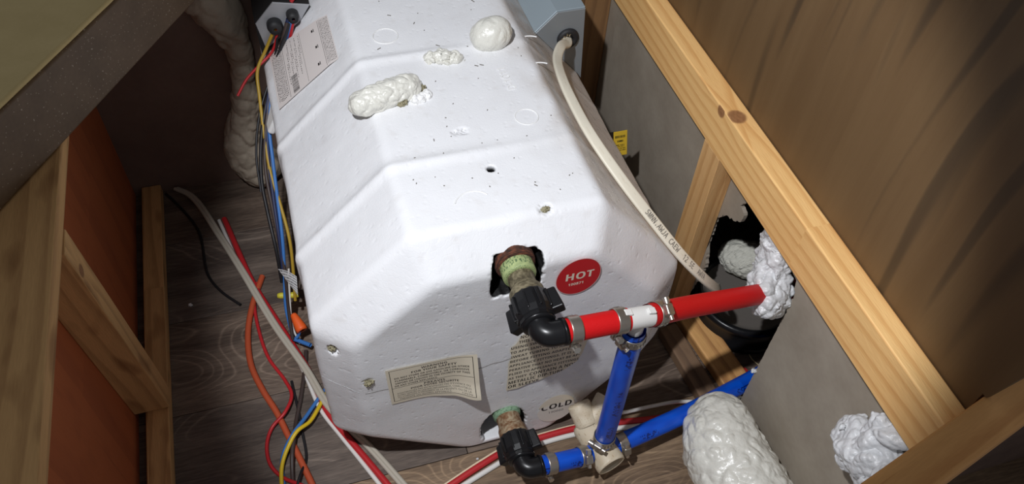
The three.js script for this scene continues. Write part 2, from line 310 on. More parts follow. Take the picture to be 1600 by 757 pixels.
{ // board lying at an angle over the top rail: beige top, dark brown side
  const t = thing('covered_board', 'dark brown edged board with beige top lying over the left rails', 'board', [-0.42, 0.4005, -0.197]);
  const len = 0.98, wid = 0.44, th = 0.078, ang = Math.atan2(0.186, -0.302);   // direction of its visible side
  const top = new RoundedBoxGeometry(wid, 0.006, len, 3, 0.0028), side = new RoundedBoxGeometry(wid, th, len, 3, 0.004);
  const place = (g, y) => { boxUV(g, 2); const q = boxUV(g, 2); q.translate(-wid / 2, y, 0); q.rotateY(ang - Math.PI); q.translate(0.03, 0, -0.05); return q; };
  part('brown_edge', place(side, th / 2), M.brownEdge, t, 'dark brown side band with pale specks');
  part('beige_top', place(top, th + 0.0031), M.beige, t, 'plain beige top');
}

// ---------------------------------------------------------------- water heater
const heater = thing('water_heater', 'big white foam jacketed water heater with HOT and COLD stickers in the compartment', 'water heater', [0, 0, -0.25]);
{
  const dirs = [];
  const edge = (x0, y0, x1, y1) => { const nx = y0 - y1, ny = x1 - x0, L = Math.hypot(nx, ny); const n = [nx / L, ny / L]; return [n[0], n[1], n[0] * x0 + n[1] * y0]; };
  const UL = edge(-0.205, 0.2915, -0.0974, 0.393), UR = edge(0.0967, 0.393, 0.2043, 0.270), LL = edge(-0.099, 0.003, -0.205, 0.0874), LR = edge(0.2043, 0.1365, 0.098, 0.003);
  const sides = [[-1, 0, 0.205], [1, 0, 0.2043], [0, 1, 0.393], UL, UR, LL, LR];
  const bev = [[0.030, 0.040], [0.030, 0.040], [0.036, 0.037], [0.036, 0.036], [0.034, 0.036], [0.026, 0.032], [0.024, 0.03]];
  sides.forEach(([nx, ny, d], i) => { dirs.push([nx, ny, 0, -d]); const [b, s] = bev[i], L = Math.hypot(b, s); dirs.push([nx * b / L, ny * b / L, s / L, (-d * b + s * b) / L]); });
  dirs.push([0, 0, 1, 0], [0, -1, 0, 0.003], [0, 0, -1, -0.535]);
  const K = 0.0055, smax = (a, b, k) => { const h = Math.max(k - Math.abs(a - b), 0) / k; return Math.max(a, b) + h * h * k * 0.25; };
  const hot = (x, y, z) => {   // pocket round the upper pipe, edges torn
    const j = 0.0013 * n3(x * 130, y * 130, 3) + 0.0014 * n3(x * 50, y * 50, 7);
    const qx = Math.abs(x + 0.0005 - (y - 0.343) * 0.05) - 0.0262, qy = Math.abs(y - 0.3425 - x * 0.07) - 0.0245, r = 0.008;
    const d = Math.hypot(Math.max(qx + r, 0), Math.max(qy + r, 0)) + Math.min(Math.max(qx + r, qy + r), 0) - r + j;
    return Math.max(d, -0.085 - z);
  };
  const cold = (x, y, z) => { const j = 0.0012 * n3(x * 150, y * 150, 30); const a = Math.hypot((x + 0.003) / 0.029, (y - 0.040) / 0.044); return Math.max((a - 1) * 0.03 + j, 0.013 - y, -0.07 - z); };
  const tears = [[0.037, 0.398, -0.038, 0.0085, 0.012], [-0.186, 0.262, -0.018, 0.006, 0.008], [-0.158, 0.215, 0.004, 0.007, 0.008], [-0.012, 0.396, -0.166, 0.006, 0.008], [-0.02, 0.396, -0.165, 0.005, 0.006]];
  const field = (x, y, z) => {
    let d = -1; for (const [a, b, c, e] of dirs) { const s = a * x + b * y + c * z + e; d = d < -0.5 ? s : smax(d, s, K); }
    if (d > 0.03 || d < -0.03 && z < -0.1) return d;
    const fade = x < -0.05 ? 1 : mix(1, 0.28, sstep(-0.05, 0.06, x));
    const zz = z - 0.0003; const up = sstep(0.20, 0.28, y);
    for (const [z0, lean] of [[-0.303, 0.06], [-0.131, 0.06]]) { const q = (zz - (z0 - (y - 0.393) * lean)) / 0.0058; d -= 0.0019 * fade * Math.exp(-q * q) * up; d += 0.0014 * fade * sstep(0, 2.4, q) * (z0 < -0.2 ? 1 - sstep(-0.15, -0.13, z) : 1) * up; }
    d += 0.0005 * n3(x * 14, y * 14, z * 14);
    // narrow parting groove across the front
    for (const [a, b, c, r, dp] of tears) { const q = Math.hypot(x - a, (y - b) * 0.8, z - c); if (q < dp * 2) d = smax(d, -(q - r + 0.0012 * n3(x * 230, y * 230, z * 230)), 0.002); }
    d = smax(d, -(Math.max(Math.hypot(x - 0.001, z + 0.105) - 0.0042, 0.37 - y)), 0.0015);
    if (z > -0.12) { d = smax(d, -hot(x, y, z), 0.002); d = smax(d, -cold(x, y, z), 0.003); }
    return d;
  };
  const shell = surfaceNets(field, [-0.215, -0.004, -0.545], [0.214, 0.403, 0.012], 0.0027);
  const g = boxUV(shell, 0); const P = g.attributes.position, N = g.attributes.normal, U = g.attributes.uv;
  const keep = { pos: [], nor: [], uv: [], col: [] };
  for (let i = 0; i < P.count; i += 3) {
    for (let k = 0; k < 3; k++) {
      const x = P.getX(i + k), y = P.getY(i + k), z = P.getZ(i + k), t = keep;
      t.pos.push(x, y, z); t.nor.push(N.getX(i + k), N.getY(i + k), N.getZ(i + k));
      {
        keep.uv.push(U.getX(i + k), U.getY(i + k));
        // grime rubbed along the upper right edge, faint elsewhere; shade painted into right chamfer
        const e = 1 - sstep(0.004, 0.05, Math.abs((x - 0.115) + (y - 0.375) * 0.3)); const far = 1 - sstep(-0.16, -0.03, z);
        let dirtShade = e * far * (0.5 + 0.5 * n3(x * 30, y * 30, z * 22)) * 0.55 + sstep(0.08, 0.15, x) * far * 0.42 * (y > 0.15 ? 1 : 0) + 0.06 * Math.max(0, fbm3(x * 20, y * 20, z * 20)) + 0.30 * Math.max(0, n3(x * 46, y * 46, z * 46) - 0.62);
        dirtShade = clamp(dirtShade, 0, 0.8); const W = [0.84, 0.845, 0.86], D = [0.42, 0.34, 0.26];
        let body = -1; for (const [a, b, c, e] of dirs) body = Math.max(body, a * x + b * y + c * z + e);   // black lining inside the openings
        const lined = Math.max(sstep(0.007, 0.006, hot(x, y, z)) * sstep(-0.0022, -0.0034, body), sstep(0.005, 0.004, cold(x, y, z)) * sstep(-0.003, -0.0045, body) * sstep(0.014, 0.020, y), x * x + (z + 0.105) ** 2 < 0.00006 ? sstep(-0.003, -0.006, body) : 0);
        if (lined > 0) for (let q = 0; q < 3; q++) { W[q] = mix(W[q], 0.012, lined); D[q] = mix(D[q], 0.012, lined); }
        keep.col.push(mix(W[0], D[0], dirtShade), mix(W[1], D[1], dirtShade), mix(W[2], D[2], dirtShade));
      }
    }
  }
  const mk = (o) => { const q = new THREE.BufferGeometry(); q.setAttribute('position', new THREE.Float32BufferAttribute(o.pos, 3)); q.setAttribute('normal', new THREE.Float32BufferAttribute(o.nor, 3)); if (o.uv) q.setAttribute('uv', new THREE.Float32BufferAttribute(o.uv, 2)); if (o.col) q.setAttribute('color', new THREE.Float32BufferAttribute(o.col, 3)); return q; };
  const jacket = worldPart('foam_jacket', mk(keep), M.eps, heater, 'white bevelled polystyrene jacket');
  // parting line across the front: a thin dark crack following the face
  const seamPts = []; for (let i = 0; i <= 70; i++) { const x = -0.203 + i * 0.0058; let y = 0.193 + (x > -0.03 ? (x + 0.03) * 0.14 : 0) + 0.0012 * n2(i * 0.4, 1) + (x < -0.165 ? (-0.165 - x) * 0.2 : 0); if (x > 0.17) break; let lo = -0.06, hi = 0.01; for (let q = 0; q < 26; q++) { const m = (lo + hi) / 2; field(x, y, m) < 0 ? lo = m : hi = m; } seamPts.push([x, y, (lo + hi) / 2 - 0.0002]); }
  worldPart('seam', tube(seamPts.filter((q) => q[0] > -0.166), 0.00055, 90, 5), M.greyPlastic, heater, 'dark parting crack across the front');
  worldPart('moulding_line', tube(seamPts.filter((q) => q[0] <= -0.163), 0.0006, 20, 5), M.foamWhite, heater);
  // moulded rings and characters on the top
  const onTop = (x, z) => { let lo = 0.33, hi = 0.41; for (let q = 0; q < 26; q++) { const m = (lo + hi) / 2; field(x, m, z) < 0 ? lo = m : hi = m; } return lo; };
  M.epsPlain = phy({ color: new THREE.Color(0.86, 0.86, 0.85), roughness: 0.55 });
  for (const [x, z, r, arc, turn] of [[0.059, -0.170, 0.0125, 6.283, 0], [-0.059, -0.344, 0.0145, 6.283, 0], [-0.028, -0.060, 0.019, 2.2, 0.6], [0.099, -0.24, 0.02, 1.2, 0.9], [0.106, -0.30, 0.02, 1.1, 0.9]])
    worldPart('moulded_ring', new THREE.TorusGeometry(r, 0.0009, 6, 40, arc).rotateX(-Math.PI / 2).rotateY(turn).translate(x, onTop(x, z) - 0.0001, z), M.epsPlain, heater);
  const font = await new FontLoader().loadAsync('fonts/droid/droid_sans_regular.typeface.json').catch(() => new FontLoader().loadAsync('fonts/droid/droid_sans_bold.typeface.json'));
  const tx = new TextGeometry('D-1011', { font, size: 0.0095, depth: 0.0007, curveSegments: 4, bevelEnabled: false }).rotateX(-Math.PI / 2).rotateY(Math.PI / 2 + 0.06).translate(0.0625, 0.3928, -0.216);
  worldPart('moulded_code', tx, M.epsPlain, heater, 'raised moulded characters');
  // hot and cold pipe stubs
  const stub = (y, mats, prof) => prof.map(([n, pr], i) => worldPart(n, lathe(pr, 36).translate(0, y, 0), mats[i], heater));
  stub(0.352, [M.rust, M.tape, M.galv], [['coupling_ring', [[0.012, -0.05], [0.0195, -0.05], [0.0205, -0.046], [0.0205, -0.012], [0.0195, -0.008], [0.012, -0.008]]], ['tape_band', [[0.013, -0.012], [0.0168, -0.012], [0.0168, 0.004], [0.0158, 0.006], [0.012, 0.006]]], ['pipe_stub', [[0.011, -0.05], [0.0135, -0.05], [0.0132, 0.006], [0.0128, 0.018], [0.0168, 0.024], [0.0178, 0.034], [0.016, 0.037], [0.008, 0.037]]]]);
  stub(0.071, [M.verdigris, M.verdigris, M.brass], [['coupling_ring', [[0.012, -0.05], [0.018, -0.05], [0.0185, -0.03], [0.012, -0.028]]], ['green_crust', [[0.012, -0.024], [0.0172, -0.022], [0.0178, -0.006], [0.0168, 0.004], [0.012, 0.006]]], ['pipe_stub', [[0.011, -0.05], [0.0142, -0.05], [0.0145, 0.0], [0.0146, 0.016], [0.0168, 0.022], [0.0172, 0.032], [0.015, 0.034], [0.008, 0.034]]]]);
  // junction box on the right chamfer (faces front) and the wiring box on the left one
  const prism = (pts, z0, z1) => { const s = new THREE.Shape(pts.map(([x, y]) => new THREE.Vector2(x, y))); return new THREE.ExtrudeGeometry(s, { depth: z1 - z0, bevelEnabled: true, bevelSize: 0.0006, bevelThickness: 0.0006, bevelSegments: 1 }).translate(0, 0, z0); };
  const jpoly = [[0.137, 0.348], [0.164, 0.375], [0.2015, 0.3755], [0.2085, 0.263], [0.203, 0.272]];
  const jb = worldPart('junction_box', prism(jpoly, -0.50, -0.372), M.jbox, heater, 'blue grey metal junction box');
  worldPart('end_plate', prism(jpoly.map(([x, y]) => [0.18 + (x - 0.18) * 0.985, 0.325 + (y - 0.325) * 0.985]), -0.3705, -0.3695), M.jboxEnd, jb, 'grey end plate with cable hole');
  worldPart('grommet', new THREE.TorusGeometry(0.0105, 0.0045, 12, 32).translate(0.1815, 0.334, -0.3675), M.blackRubber, jb, 'black cable bushing');
  worldPart('bushing_core', new THREE.CircleGeometry(0.0105, 24).translate(0.1815, 0.334, -0.3680), M.blackRubber, jb);
  const lb = worldPart('wiring_box', prism([[-0.203, 0.300], [-0.2035, 0.351], [-0.177, 0.376], [-0.135, 0.367], [-0.148, 0.348]], -0.53, -0.468), M.dark, heater, 'dark wiring box behind a grey plate');
  worldPart('end_plate', prism([[-0.1965, 0.312], [-0.2025, 0.350], [-0.1775, 0.377], [-0.134, 0.3675], [-0.149, 0.3455]], -0.4666, -0.4655), M.plate, lb, 'light grey plate with two bushings');
  for (const [x, y, r] of [[-0.1805, 0.347, 0.0098], [-0.1565, 0.3585, 0.0078]]) worldPart('grommet', lathe([[0.002, -0.004], [r, -0.004], [r, 0.004], [r * 0.8, 0.010], [0.002, 0.010]], 24).translate(x, y, -0.462), M.blackRubber, lb, 'black cable bushing');
  worldPart('jacket_flap', new RoundedBoxGeometry(0.010, 0.05, 0.05, 3, 0.004).rotateZ(-0.5).translate(-0.2005, 0.262, -0.405), M.epsPlain, heater, 'loose white foam edge');
  // set foam on the top
  const b1 = foamBlob([[-0.108, 0.396, -0.226, 0.0135], [-0.094, 0.398, -0.229, 0.0145], [-0.078, 0.399, -0.233, 0.0150], [-0.062, 0.399, -0.238, 0.0145], [-0.052, 0.398, -0.243, 0.0125]], 0.0011, 0.0010, 55, 0.010, (x, y, z) => 0.3905 - y);
  worldPart('spray_foam', b1, M.foam, heater, 'long lumpy foam bead at upper left of the top');
  const b2 = foamBlob([[-0.018, 0.393, -0.291, 0.0075], [-0.004, 0.393, -0.288, 0.010], [0.010, 0.393, -0.284, 0.0085]], 0.0011, 0.0018, 80, 0.007, (x, y, z) => 0.3905 - y);
  worldPart('spray_foam', b2, M.foam, heater, 'small broken foam smear on the raised line');
  const b3 = foamBlob([[0.050, 0.4035, -0.303, 0.0175], [0.064, 0.406, -0.305, 0.0185]], 0.0013, 0.0006, 40, 0.012, (x, y, z) => 0.388 - y);
  worldPart('spray_foam', b3, M.foam, heater, 'smooth round foam ball');
  const b4 = foamBlob([[-0.048, 0.390, -0.226, 0.008], [-0.036, 0.390, -0.230, 0.007]], 0.0011, 0.0014, 90, 0.006, (x, y, z) => 0.3905 - y);
  worldPart('spray_foam', b4, M.epsPlain, heater, 'crumbled foam beside the long bead');
  M.scab = std({ color: new THREE.Color(0.30, 0.27, 0.17), roughness: 0.9 });
  for (const [x, y, z, r] of [[-0.187, 0.262, -0.022, 0.0036], [-0.158, 0.214, -0.0005, 0.0036], [0.036, 0.3885, -0.040, 0.003], [-0.042, 0.3925, -0.240, 0.0042], [-0.066, 0.3925, -0.222, 0.004]]) worldPart('brown_scab', foamBlob([[x, y, z, r], [x + r * 1.2, y + r * 0.6, z, r * 0.6]], 0.0009, 0.0012, 220, 0.003), M.scab, heater);

  { // grit and scratches lying on the top
    const bits = []; for (let i = 0; i < 46; i++) { const x = rr(-0.085, 0.095), z = rr(-0.42, -0.05), L = rnd() < 0.25 ? rr(0.003, 0.006) : rr(0.0008, 0.0018); bits.push(new THREE.BoxGeometry(L, 0.0006, 0.0009).rotateY(rr(0, 3)).translate(x, onTop(x, z) + 0.0002, z)); }
    const grit = worldPart('grit', mergeGeometries(bits), std({ color: new THREE.Color(0.16, 0.14, 0.12), roughness: 0.9 }), heater, 'dark specks of grit on the top'); grit.userData.kind = 'stuff';
  }
  // ---- stickers
  const canvasTex = (w, h, draw) => { const c = document.createElement('canvas'); c.width = w; c.height = h; draw(c.getContext('2d'), w, h); const t = new THREE.CanvasTexture(c); t.colorSpace = THREE.SRGBColorSpace; t.anisotropy = 8; return t; };
  const fit = (g, s, x, y, wide, font) => { g.font = font; g.save(); g.translate(x, y); const m = g.measureText(s).width || 1; g.scale(wide / m, 1); g.fillText(s, 0, 0); g.restore(); };
  // flat sheet from a polygon (in metres on the front face), uv over the given rectangle; z = lift(x, y)
  const sheet = (poly, rect, lift, n = 1) => {
    const [x0, y0, x1, y1] = rect, nx = 40, ny = 30, pos = [], uv = [], idx = [];
    if (!lift) { const q = new THREE.ShapeGeometry(new THREE.Shape(poly.map((p) => new THREE.Vector2(...p))), 24); const P = q.attributes.position, U = q.attributes.uv; for (let i = 0; i < P.count; i++) U.setXY(i, (P.getX(i) - x0) / (x1 - x0), (P.getY(i) - y0) / (y1 - y0)); return q; }
    for (let j = 0; j <= ny; j++) for (let i = 0; i <= nx; i++) { const u = i / nx, v = j / ny, a = mix(x0, x1, u), b = mix(y0, y1, v); const p = lift(u, v, a, b); pos.push(...p); uv.push(u, v); }
    for (let j = 0; j < ny; j++) for (let i = 0; i < nx; i++) { const a = j * (nx + 1) + i; idx.push(a, a + 1, a + nx + 2, a, a + nx + 2, a + nx + 1); }
    const q = new THREE.BufferGeometry(); q.setAttribute('position', new THREE.Float32BufferAttribute(pos, 3)); q.setAttribute('uv', new THREE.Float32BufferAttribute(uv, 2)); q.setIndex(idx); q.computeVertexNormals(); return q;
  };
  const paper = (t) => std({ map: t, roughness: 0.6, side: THREE.DoubleSide });
  const ell = (cx, cy, rx, ry, a0 = 0, a1 = Math.PI * 2, n = 48) => Array.from({ length: n }, (_, i) => { const a = mix(a0, a1, i / n); return [cx + rx * Math.cos(a), cy + ry * Math.sin(a)]; });
  const Zf = 0.0012;
  const hotT = canvasTex(512, 620, (g, w, h) => {
    g.fillStyle = '#e9b9b4'; g.fillRect(0, 0, w, h); g.fillStyle = '#a80f16'; g.beginPath(); g.ellipse(w / 2, h / 2, w * 0.488, h * 0.488, 0, 0, 7); g.fill(); g.fillStyle = '#c2141a'; g.beginPath(); g.ellipse(w / 2, h / 2, w * 0.476, h * 0.476, 0, 0, 7); g.fill();
    g.fillStyle = '#e4dcc8'; g.textAlign = 'center'; g.textBaseline = 'middle'; fit(g, 'HOT', w * 0.52, h * 0.47, w * 0.66, 'bold 165px sans-serif'); fit(g, '190871', w * 0.47, h * 0.69, w * 0.36, 'bold 62px sans-serif');
  });
  worldPart('hot_sticker', sheet(ell(0.064, 0.3255, 0.0240, 0.0285), [0.040, 0.297, 0.088, 0.354]).translate(0, 0, Zf), paper(hotT), heater, 'round red sticker reading HOT 190871');
  const coldT = canvasTex(512, 640, (g, w, h) => {
    g.fillStyle = '#f6f1e8'; g.fillRect(0, 0, w, h); g.fillStyle = '#15151b'; g.textAlign = 'center'; g.textBaseline = 'middle'; fit(g, 'COLD', w * 0.5, h * 0.375, w * 0.86, 'bold 175px sans-serif'); g.fillStyle = '#3a3a40'; fit(g, '190860', w * 0.5, h * 0.60, w * 0.42, '70px sans-serif');
    g.globalAlpha = 0.5; g.fillStyle = '#b98a4e'; for (let i = 0; i < 60; i++) g.fillRect(i * 9, 120 + 50 * Math.abs(n2(i * 0.2, 5)), 9, 18 + 20 * n2(i * 0.5, 2)); g.globalAlpha = 1;
  });
  const coldPoly = [...ell(0.0655, 0.054, 0.0245, 0.032, Math.PI * 0.98, Math.PI * 2.1, 36), [0.086, 0.068], [0.078, 0.0685], [0.070, 0.0665], [0.060, 0.068], [0.052, 0.0655], [0.045, 0.064]];
  worldPart('cold_sticker', sheet(coldPoly, [0.041, 0.022, 0.090, 0.086]).translate(0, 0, Zf), paper(coldT), heater, 'torn pale sticker reading COLD 190860');
  M.glue = std({ color: new THREE.Color(0.86, 0.78, 0.64), roughness: 0.8 });
  worldPart('glue_patch', sheet([...ell(0.0655, 0.055, 0.0245, 0.031, 0.15, Math.PI - 0.15, 24), [0.042, 0.062], [0.06, 0.064], [0.075, 0.063], [0.089, 0.062]], [0, 0, 1, 1]).translate(0, 0, Zf - 0.0006), M.glue, heater, 'bare glue left where the COLD sticker tore');
  const warnT = canvasTex(1024, 800, (g, w, h) => {
    g.fillStyle = '#e6dcc6'; g.fillRect(0, 0, w, h); g.strokeStyle = '#262524'; g.lineWidth = 7; g.strokeRect(38, 40, w - 92, h - 92); g.beginPath(); g.moveTo(38, 440); g.lineTo(w - 54, 415); g.stroke();
    g.fillStyle = '#1d1c1c'; g.textAlign = 'center'; g.textBaseline = 'middle'; const c = w / 2 - 8;
    fit(g, 'WARNING', c + 40, 92, 300, 'bold 62px sans-serif'); fit(g, 'FOR YOUR SAFETY', c + 30, 154, 520, 'bold 62px sans-serif');
    [['DO NOT STORE OR USE GASOLINE OR OTHER', 850], ['FLAMMABLE, COMBUSTIBLE, OR CORROSIVE', 845], ['VAPORS OR LIQUIDS IN THE VICINITY OF THIS', 850]].forEach(([s, q], i) => fit(g, s, c, 222 + i * 58, q, 'bold 52px sans-serif'));
    g.textAlign = 'left'; fit(g, 'OR ANY OTHER APPLIANCE.', 70, 396, 500, 'bold 50px sans-serif'); g.textAlign = 'center';
    fit(g, 'PREAVIS', c + 20, 470, 250, 'bold 58px sans-serif'); fit(g, 'POUR VOTRE SECURITE', c + 20, 522, 560, 'bold 54px sans-serif');
    [["N'ENTREPOSEZ PAS OU N'UTILISEZ PAS D'ESSENCE OU", 840], ['AUTRES VAPEURS OU LIQUIDES INFLAMMABLES, COMBUSTIBLES', 845], ['OU CORROSIFS A PROXIMITE DE LA PRESENTE OU DE LA', 840]].forEach(([s, q], i) => fit(g, s, c, 578 + i * 46, q, '44px sans-serif'));
    fit(g, 'PRESENTE OU AUTRES APPAREILS', c - 100, 716, 600, '44px sans-serif'); fit(g, '12570', w - 150, 716, 120, '40px sans-serif');
  });
  worldPart('warning_label', sheet(null, [0, 0, 1, 1], (u, v) => {
    const x = mix(mix(-0.1365, -0.0395, u), mix(-0.139, -0.0415, u), v), y = mix(mix(0.161, 0.164, u), mix(0.2325, 0.2295, u), v); const e = sstep(0.55, 1.25, u + (1 - v) * 0.35);
    return [x + e * 0.001, y - e * 0.010 * (1 - v), Zf + 0.013 * e * sstep(0.68, 1, u) * (0.35 + 0.65 * (1 - v)) + 0.004 * sstep(0.35, 0, v) * sstep(0.4, 0.8, u)];
  }), paper(warnT), heater, 'cream bordered warning label curling at its right end');
  const insT = canvasTex(1024, 1024, (g, w, h) => {
    g.fillStyle = '#e6dbc2'; g.fillRect(0, 0, w, h); g.fillStyle = '#191817'; g.textBaseline = 'middle'; g.textAlign = 'left';
    [['NOTICE TO INSTALLER', 720, 66, 140], ['THIS UNIT WHEN INSTALLED', 800, 66, 130], ['USING SWEAT FITTINGS ON', 860, 58, 40], ['TO APPLIANCE FITTINGS MUST', 880, 58, 40], ['SWEAT TUBING TO ADAPTER', 880, 58, 40], ['BEFORE FITTING ADAPTER TO', 880, 58, 40], ['APPLIANCE FITTINGS. IT IS IM-', 880, 58, 40], ['PERATIVE THAT NO HEAT BE AP-', 880, 58, 40], ['PLIED TO APPLIANCE FITTINGS', 880, 58, 40], ['AS THEY', 230, 58, 40], ['METALLIC DIP-TUBE', 700, 76, 40], ['OR SLEEVE', 400, 76, 40]].forEach(([s, q, sz, x], i) => fit(g, s, x, 60 + i * 80, q, `bold ${sz}px sans-serif`));
    fit(g, 'CONTAIN A NON', 300, 60 + 9 * 80, 620, 'bold 76px sans-serif');
  });
  const insPoly = [[-0.0035, 0.131], [0.010, 0.130], [0.022, 0.1345], [0.036, 0.137], [0.050, 0.141], [0.066, 0.147], [0.081, 0.160], [0.086, 0.175], [0.089, 0.200], [0.09, 0.224], [0.09, 0.243], [0.012, 0.243], [0.008, 0.241], [0.006, 0.233], [0.003, 0.226], [-0.002, 0.222], [-0.003, 0.216], [-0.0005, 0.205], [-0.0035, 0.19], [-0.003, 0.165]];
  worldPart('instruction_label', sheet(insPoly, [-0.006, 0.128, 0.093, 0.245]).translate(0, 0, Zf + 0.0004), paper(insT), heater, 'torn cream label of bold capital instructions');
  const rateT = canvasTex(700, 900, (g, w, h) => {   // print too small to read in the picture: rules and dashes
    g.fillStyle = '#e4dcd8'; g.fillRect(0, 0, w, h); g.fillStyle = '#262424';
    for (let r = 0; r < 7; r++) for (let x = 20; x < w - 30;) { const q = 4 + rnd() * 16; g.fillRect(x, 16 + r * 17, q, 7); x += q + 4 + rnd() * 8; }
    g.fillRect(20, 140, w - 40, 4); g.fillRect(20, 420, w - 40, 3); g.fillRect(20, 700, w - 40, 4);
    for (const [x, y] of [[90, 210], [330, 200], [560, 220]]) { g.fillRect(x, y, 46, 9); g.fillRect(x + 6, y + 16, 34, 22); }
    for (let r = 0; r < 12; r++) for (let x = 40 + (r % 3) * 130; x < 40 + (r % 3) * 130 + 240;) { const q = 4 + rnd() * 14; g.fillRect(x, 440 + r * 20, q, 8); x += q + 6 + rnd() * 14; }
    for (let i = 0; i < 34; i++) g.fillRect(470 + i * 6, 560, rnd() < 0.5 ? 2 : 4, 90);
    for (let r = 0; r < 8; r++) for (let x = 20; x < w - 60;) { const q = 4 + rnd() * 16; g.fillRect(x, 722 + r * 20, q, 8); x += q + 4 + rnd() * 8; }
  });
  // on the upper left chamfer; long side runs back
  const cU = V(0.1076, 0.1015, 0).normalize(), cN = V(-0.1015, 0.1076, 0).normalize(), cor = V(-0.2005, 0.2957, 0);
  const rp = (s, z) => cor.clone().addScaledVector(cU, s).addScaledVector(cN, 0.0022).setZ(z);
  const Q = [rp(0.010, -0.350), rp(0.010, -0.468), rp(0.116, -0.338), rp(0.116, -0.428)];
  const rl = sheet(null, [0, 0, 1, 1], (u, v) => { const a = Q[0].clone().lerp(Q[1], v), b = Q[2].clone().lerp(Q[3], v); const p = a.lerp(b, u); const e = sstep(0.86, 1, u); p.addScaledVector(cN, -0.0018 * e); return [p.x, p.y, p.z]; }); { const u = rl.attributes.uv; for (let i = 0; i < u.count; i++) u.setXY(i, 1 - u.getY(i), u.getX(i)); }
  worldPart('rating_label', rl, paper(rateT), heater, 'pale rating label with tiny print on the upper left bevel');
}

// ---------------------------------------------------------------- plumbing
function elbow(label, y, dusty) {
  const t = thing('elbow_fitting', label, 'pipe elbow', [0, y, 0.03], 'black elbow fittings');
  const nut = []; { // tapered swivel nut with two finger wings
    nut.push(lathe([[0.012, 0.000], [0.0172, 0.000], [0.0182, 0.002], [0.0192, 0.012], [0.0196, 0.020], [0.0184, 0.0265], [0.0172, 0.0275], [0.0172, 0.031], [0.011, 0.031]], 14).toNonIndexed());
    for (const a of [0.30, Math.PI + 0.75]) { const w = new RoundedBoxGeometry(0.016, 0.012, 0.0235, 3, 0.0018); w.translate(0.0195, 0, 0.0145); const P = w.attributes.position; for (let i = 0; i < P.count; i++) P.setX(i, P.getX(i) + (P.getZ(i) - 0.0145) * 0.10); nut.push(w.rotateZ(a)); }
    for (let k = 0; k < 10; k++) nut.push(new RoundedBoxGeometry(0.003, 0.0022, 0.020, 1, 0.0008).translate(0.0190, 0, 0.0135).rotateZ(k * 0.628 + 0.1));
  }
  const ng = mergeGeometries(nut.map((g) => { g.deleteAttribute('uv'); g.computeVertexNormals(); return g; }));
  part('swivel_nut', ng, M.blackPlastic, t);
  part('collar', lathe([[0.010, 0.029], [0.0158, 0.029], [0.0164, 0.031], [0.0158, 0.034], [0.010, 0.034]], 28), M.blackPlastic, t);
  const bend = new THREE.CurvePath(); const path = curve([[0, 0, 0.026], [0, 0, 0.034], [0.0012, 0, 0.0405], [0.0055, 0, 0.0448], [0.012, 0, 0.046], [0.021, 0, 0.046]]);
  part('elbow_body', new THREE.TubeGeometry(path, 40, 0.0122, 24), M.blackPlastic, t);
  part('end_ring', lathe([[0.006, 0], [0.0132, 0], [0.0132, 0.004], [0.006, 0.004]], 28).rotateY(Math.PI / 2).translate(0.0175, 0, 0.046), M.blackPlastic, t);
  return t;
}
elbow('black plastic elbow on the upper HOT pipe stub', 0.352);
elbow('black plastic elbow on the lower COLD pipe stub', 0.071);
const hose = (name, pts, mat, label, group) => { const g = tube(pts, 0.0115, 60, 28); const U = g.attributes.uv; const N = g.attributes.normal, mid = Math.floor(30 * 29); let best = -9, bv = 0; for (let k = 0; k < 28; k++) { const q = -0.25 * N.getX(mid + k) + 0.55 * N.getY(mid + k) + 0.8 * N.getZ(mid + k); if (q > best) { best = q; bv = k / 28; } }
  const len = curve(pts).getLength(); for (let i = 0; i < U.count; i++) U.setXY(i, U.getX(i) * len / 0.2, U.getY(i) - bv + 0.30); return solo(name, g, mat, label, 'hose', pts[0], group); };
hose('red_hose', [[0.0195, 0.352, 0.076], [0.05, 0.348, 0.0748], [0.0845, 0.3425, 0.0728]], M.redHose, 'short red hose between the upper black elbow and the white tee', 'red hot water hoses');
hose('red_hose', [[0.1085, 0.3365, 0.0705], [0.16, 0.312, 0.056], [0.235, 0.274, 0.036], [0.315, 0.231, 0.013], [0.35, 0.211, 0.003]], M.redHose, 'long red hose from the white tee into the foamed wall hole', 'red hot water hoses');
hose('blue_hose', [[0.0965, 0.322, 0.0722], [0.0975, 0.24, 0.0712], [0.0995, 0.15, 0.0695], [0.1005, 0.072, 0.068]], M.blueHose, 'upright blue hose from the white tee down to the valve', 'blue cold water hoses');
hose('blue_hose', [[0.0195, 0.071, 0.076], [0.05, 0.0645, 0.0748], [0.084, 0.056, 0.0720]], M.blueHose, 'short blue hose between the lower black elbow and the valve', 'blue cold water hoses');
hose('blue_hose', [[0.117, 0.0495, 0.0665], [0.16, 0.049, 0.060], [0.23, 0.045, 0.047], [0.315, 0.038, 0.0262], [0.40, 0.030, 0.004]], M.blueHose, 'long blue hose from the valve through the right wall hole', 'blue cold water hoses');
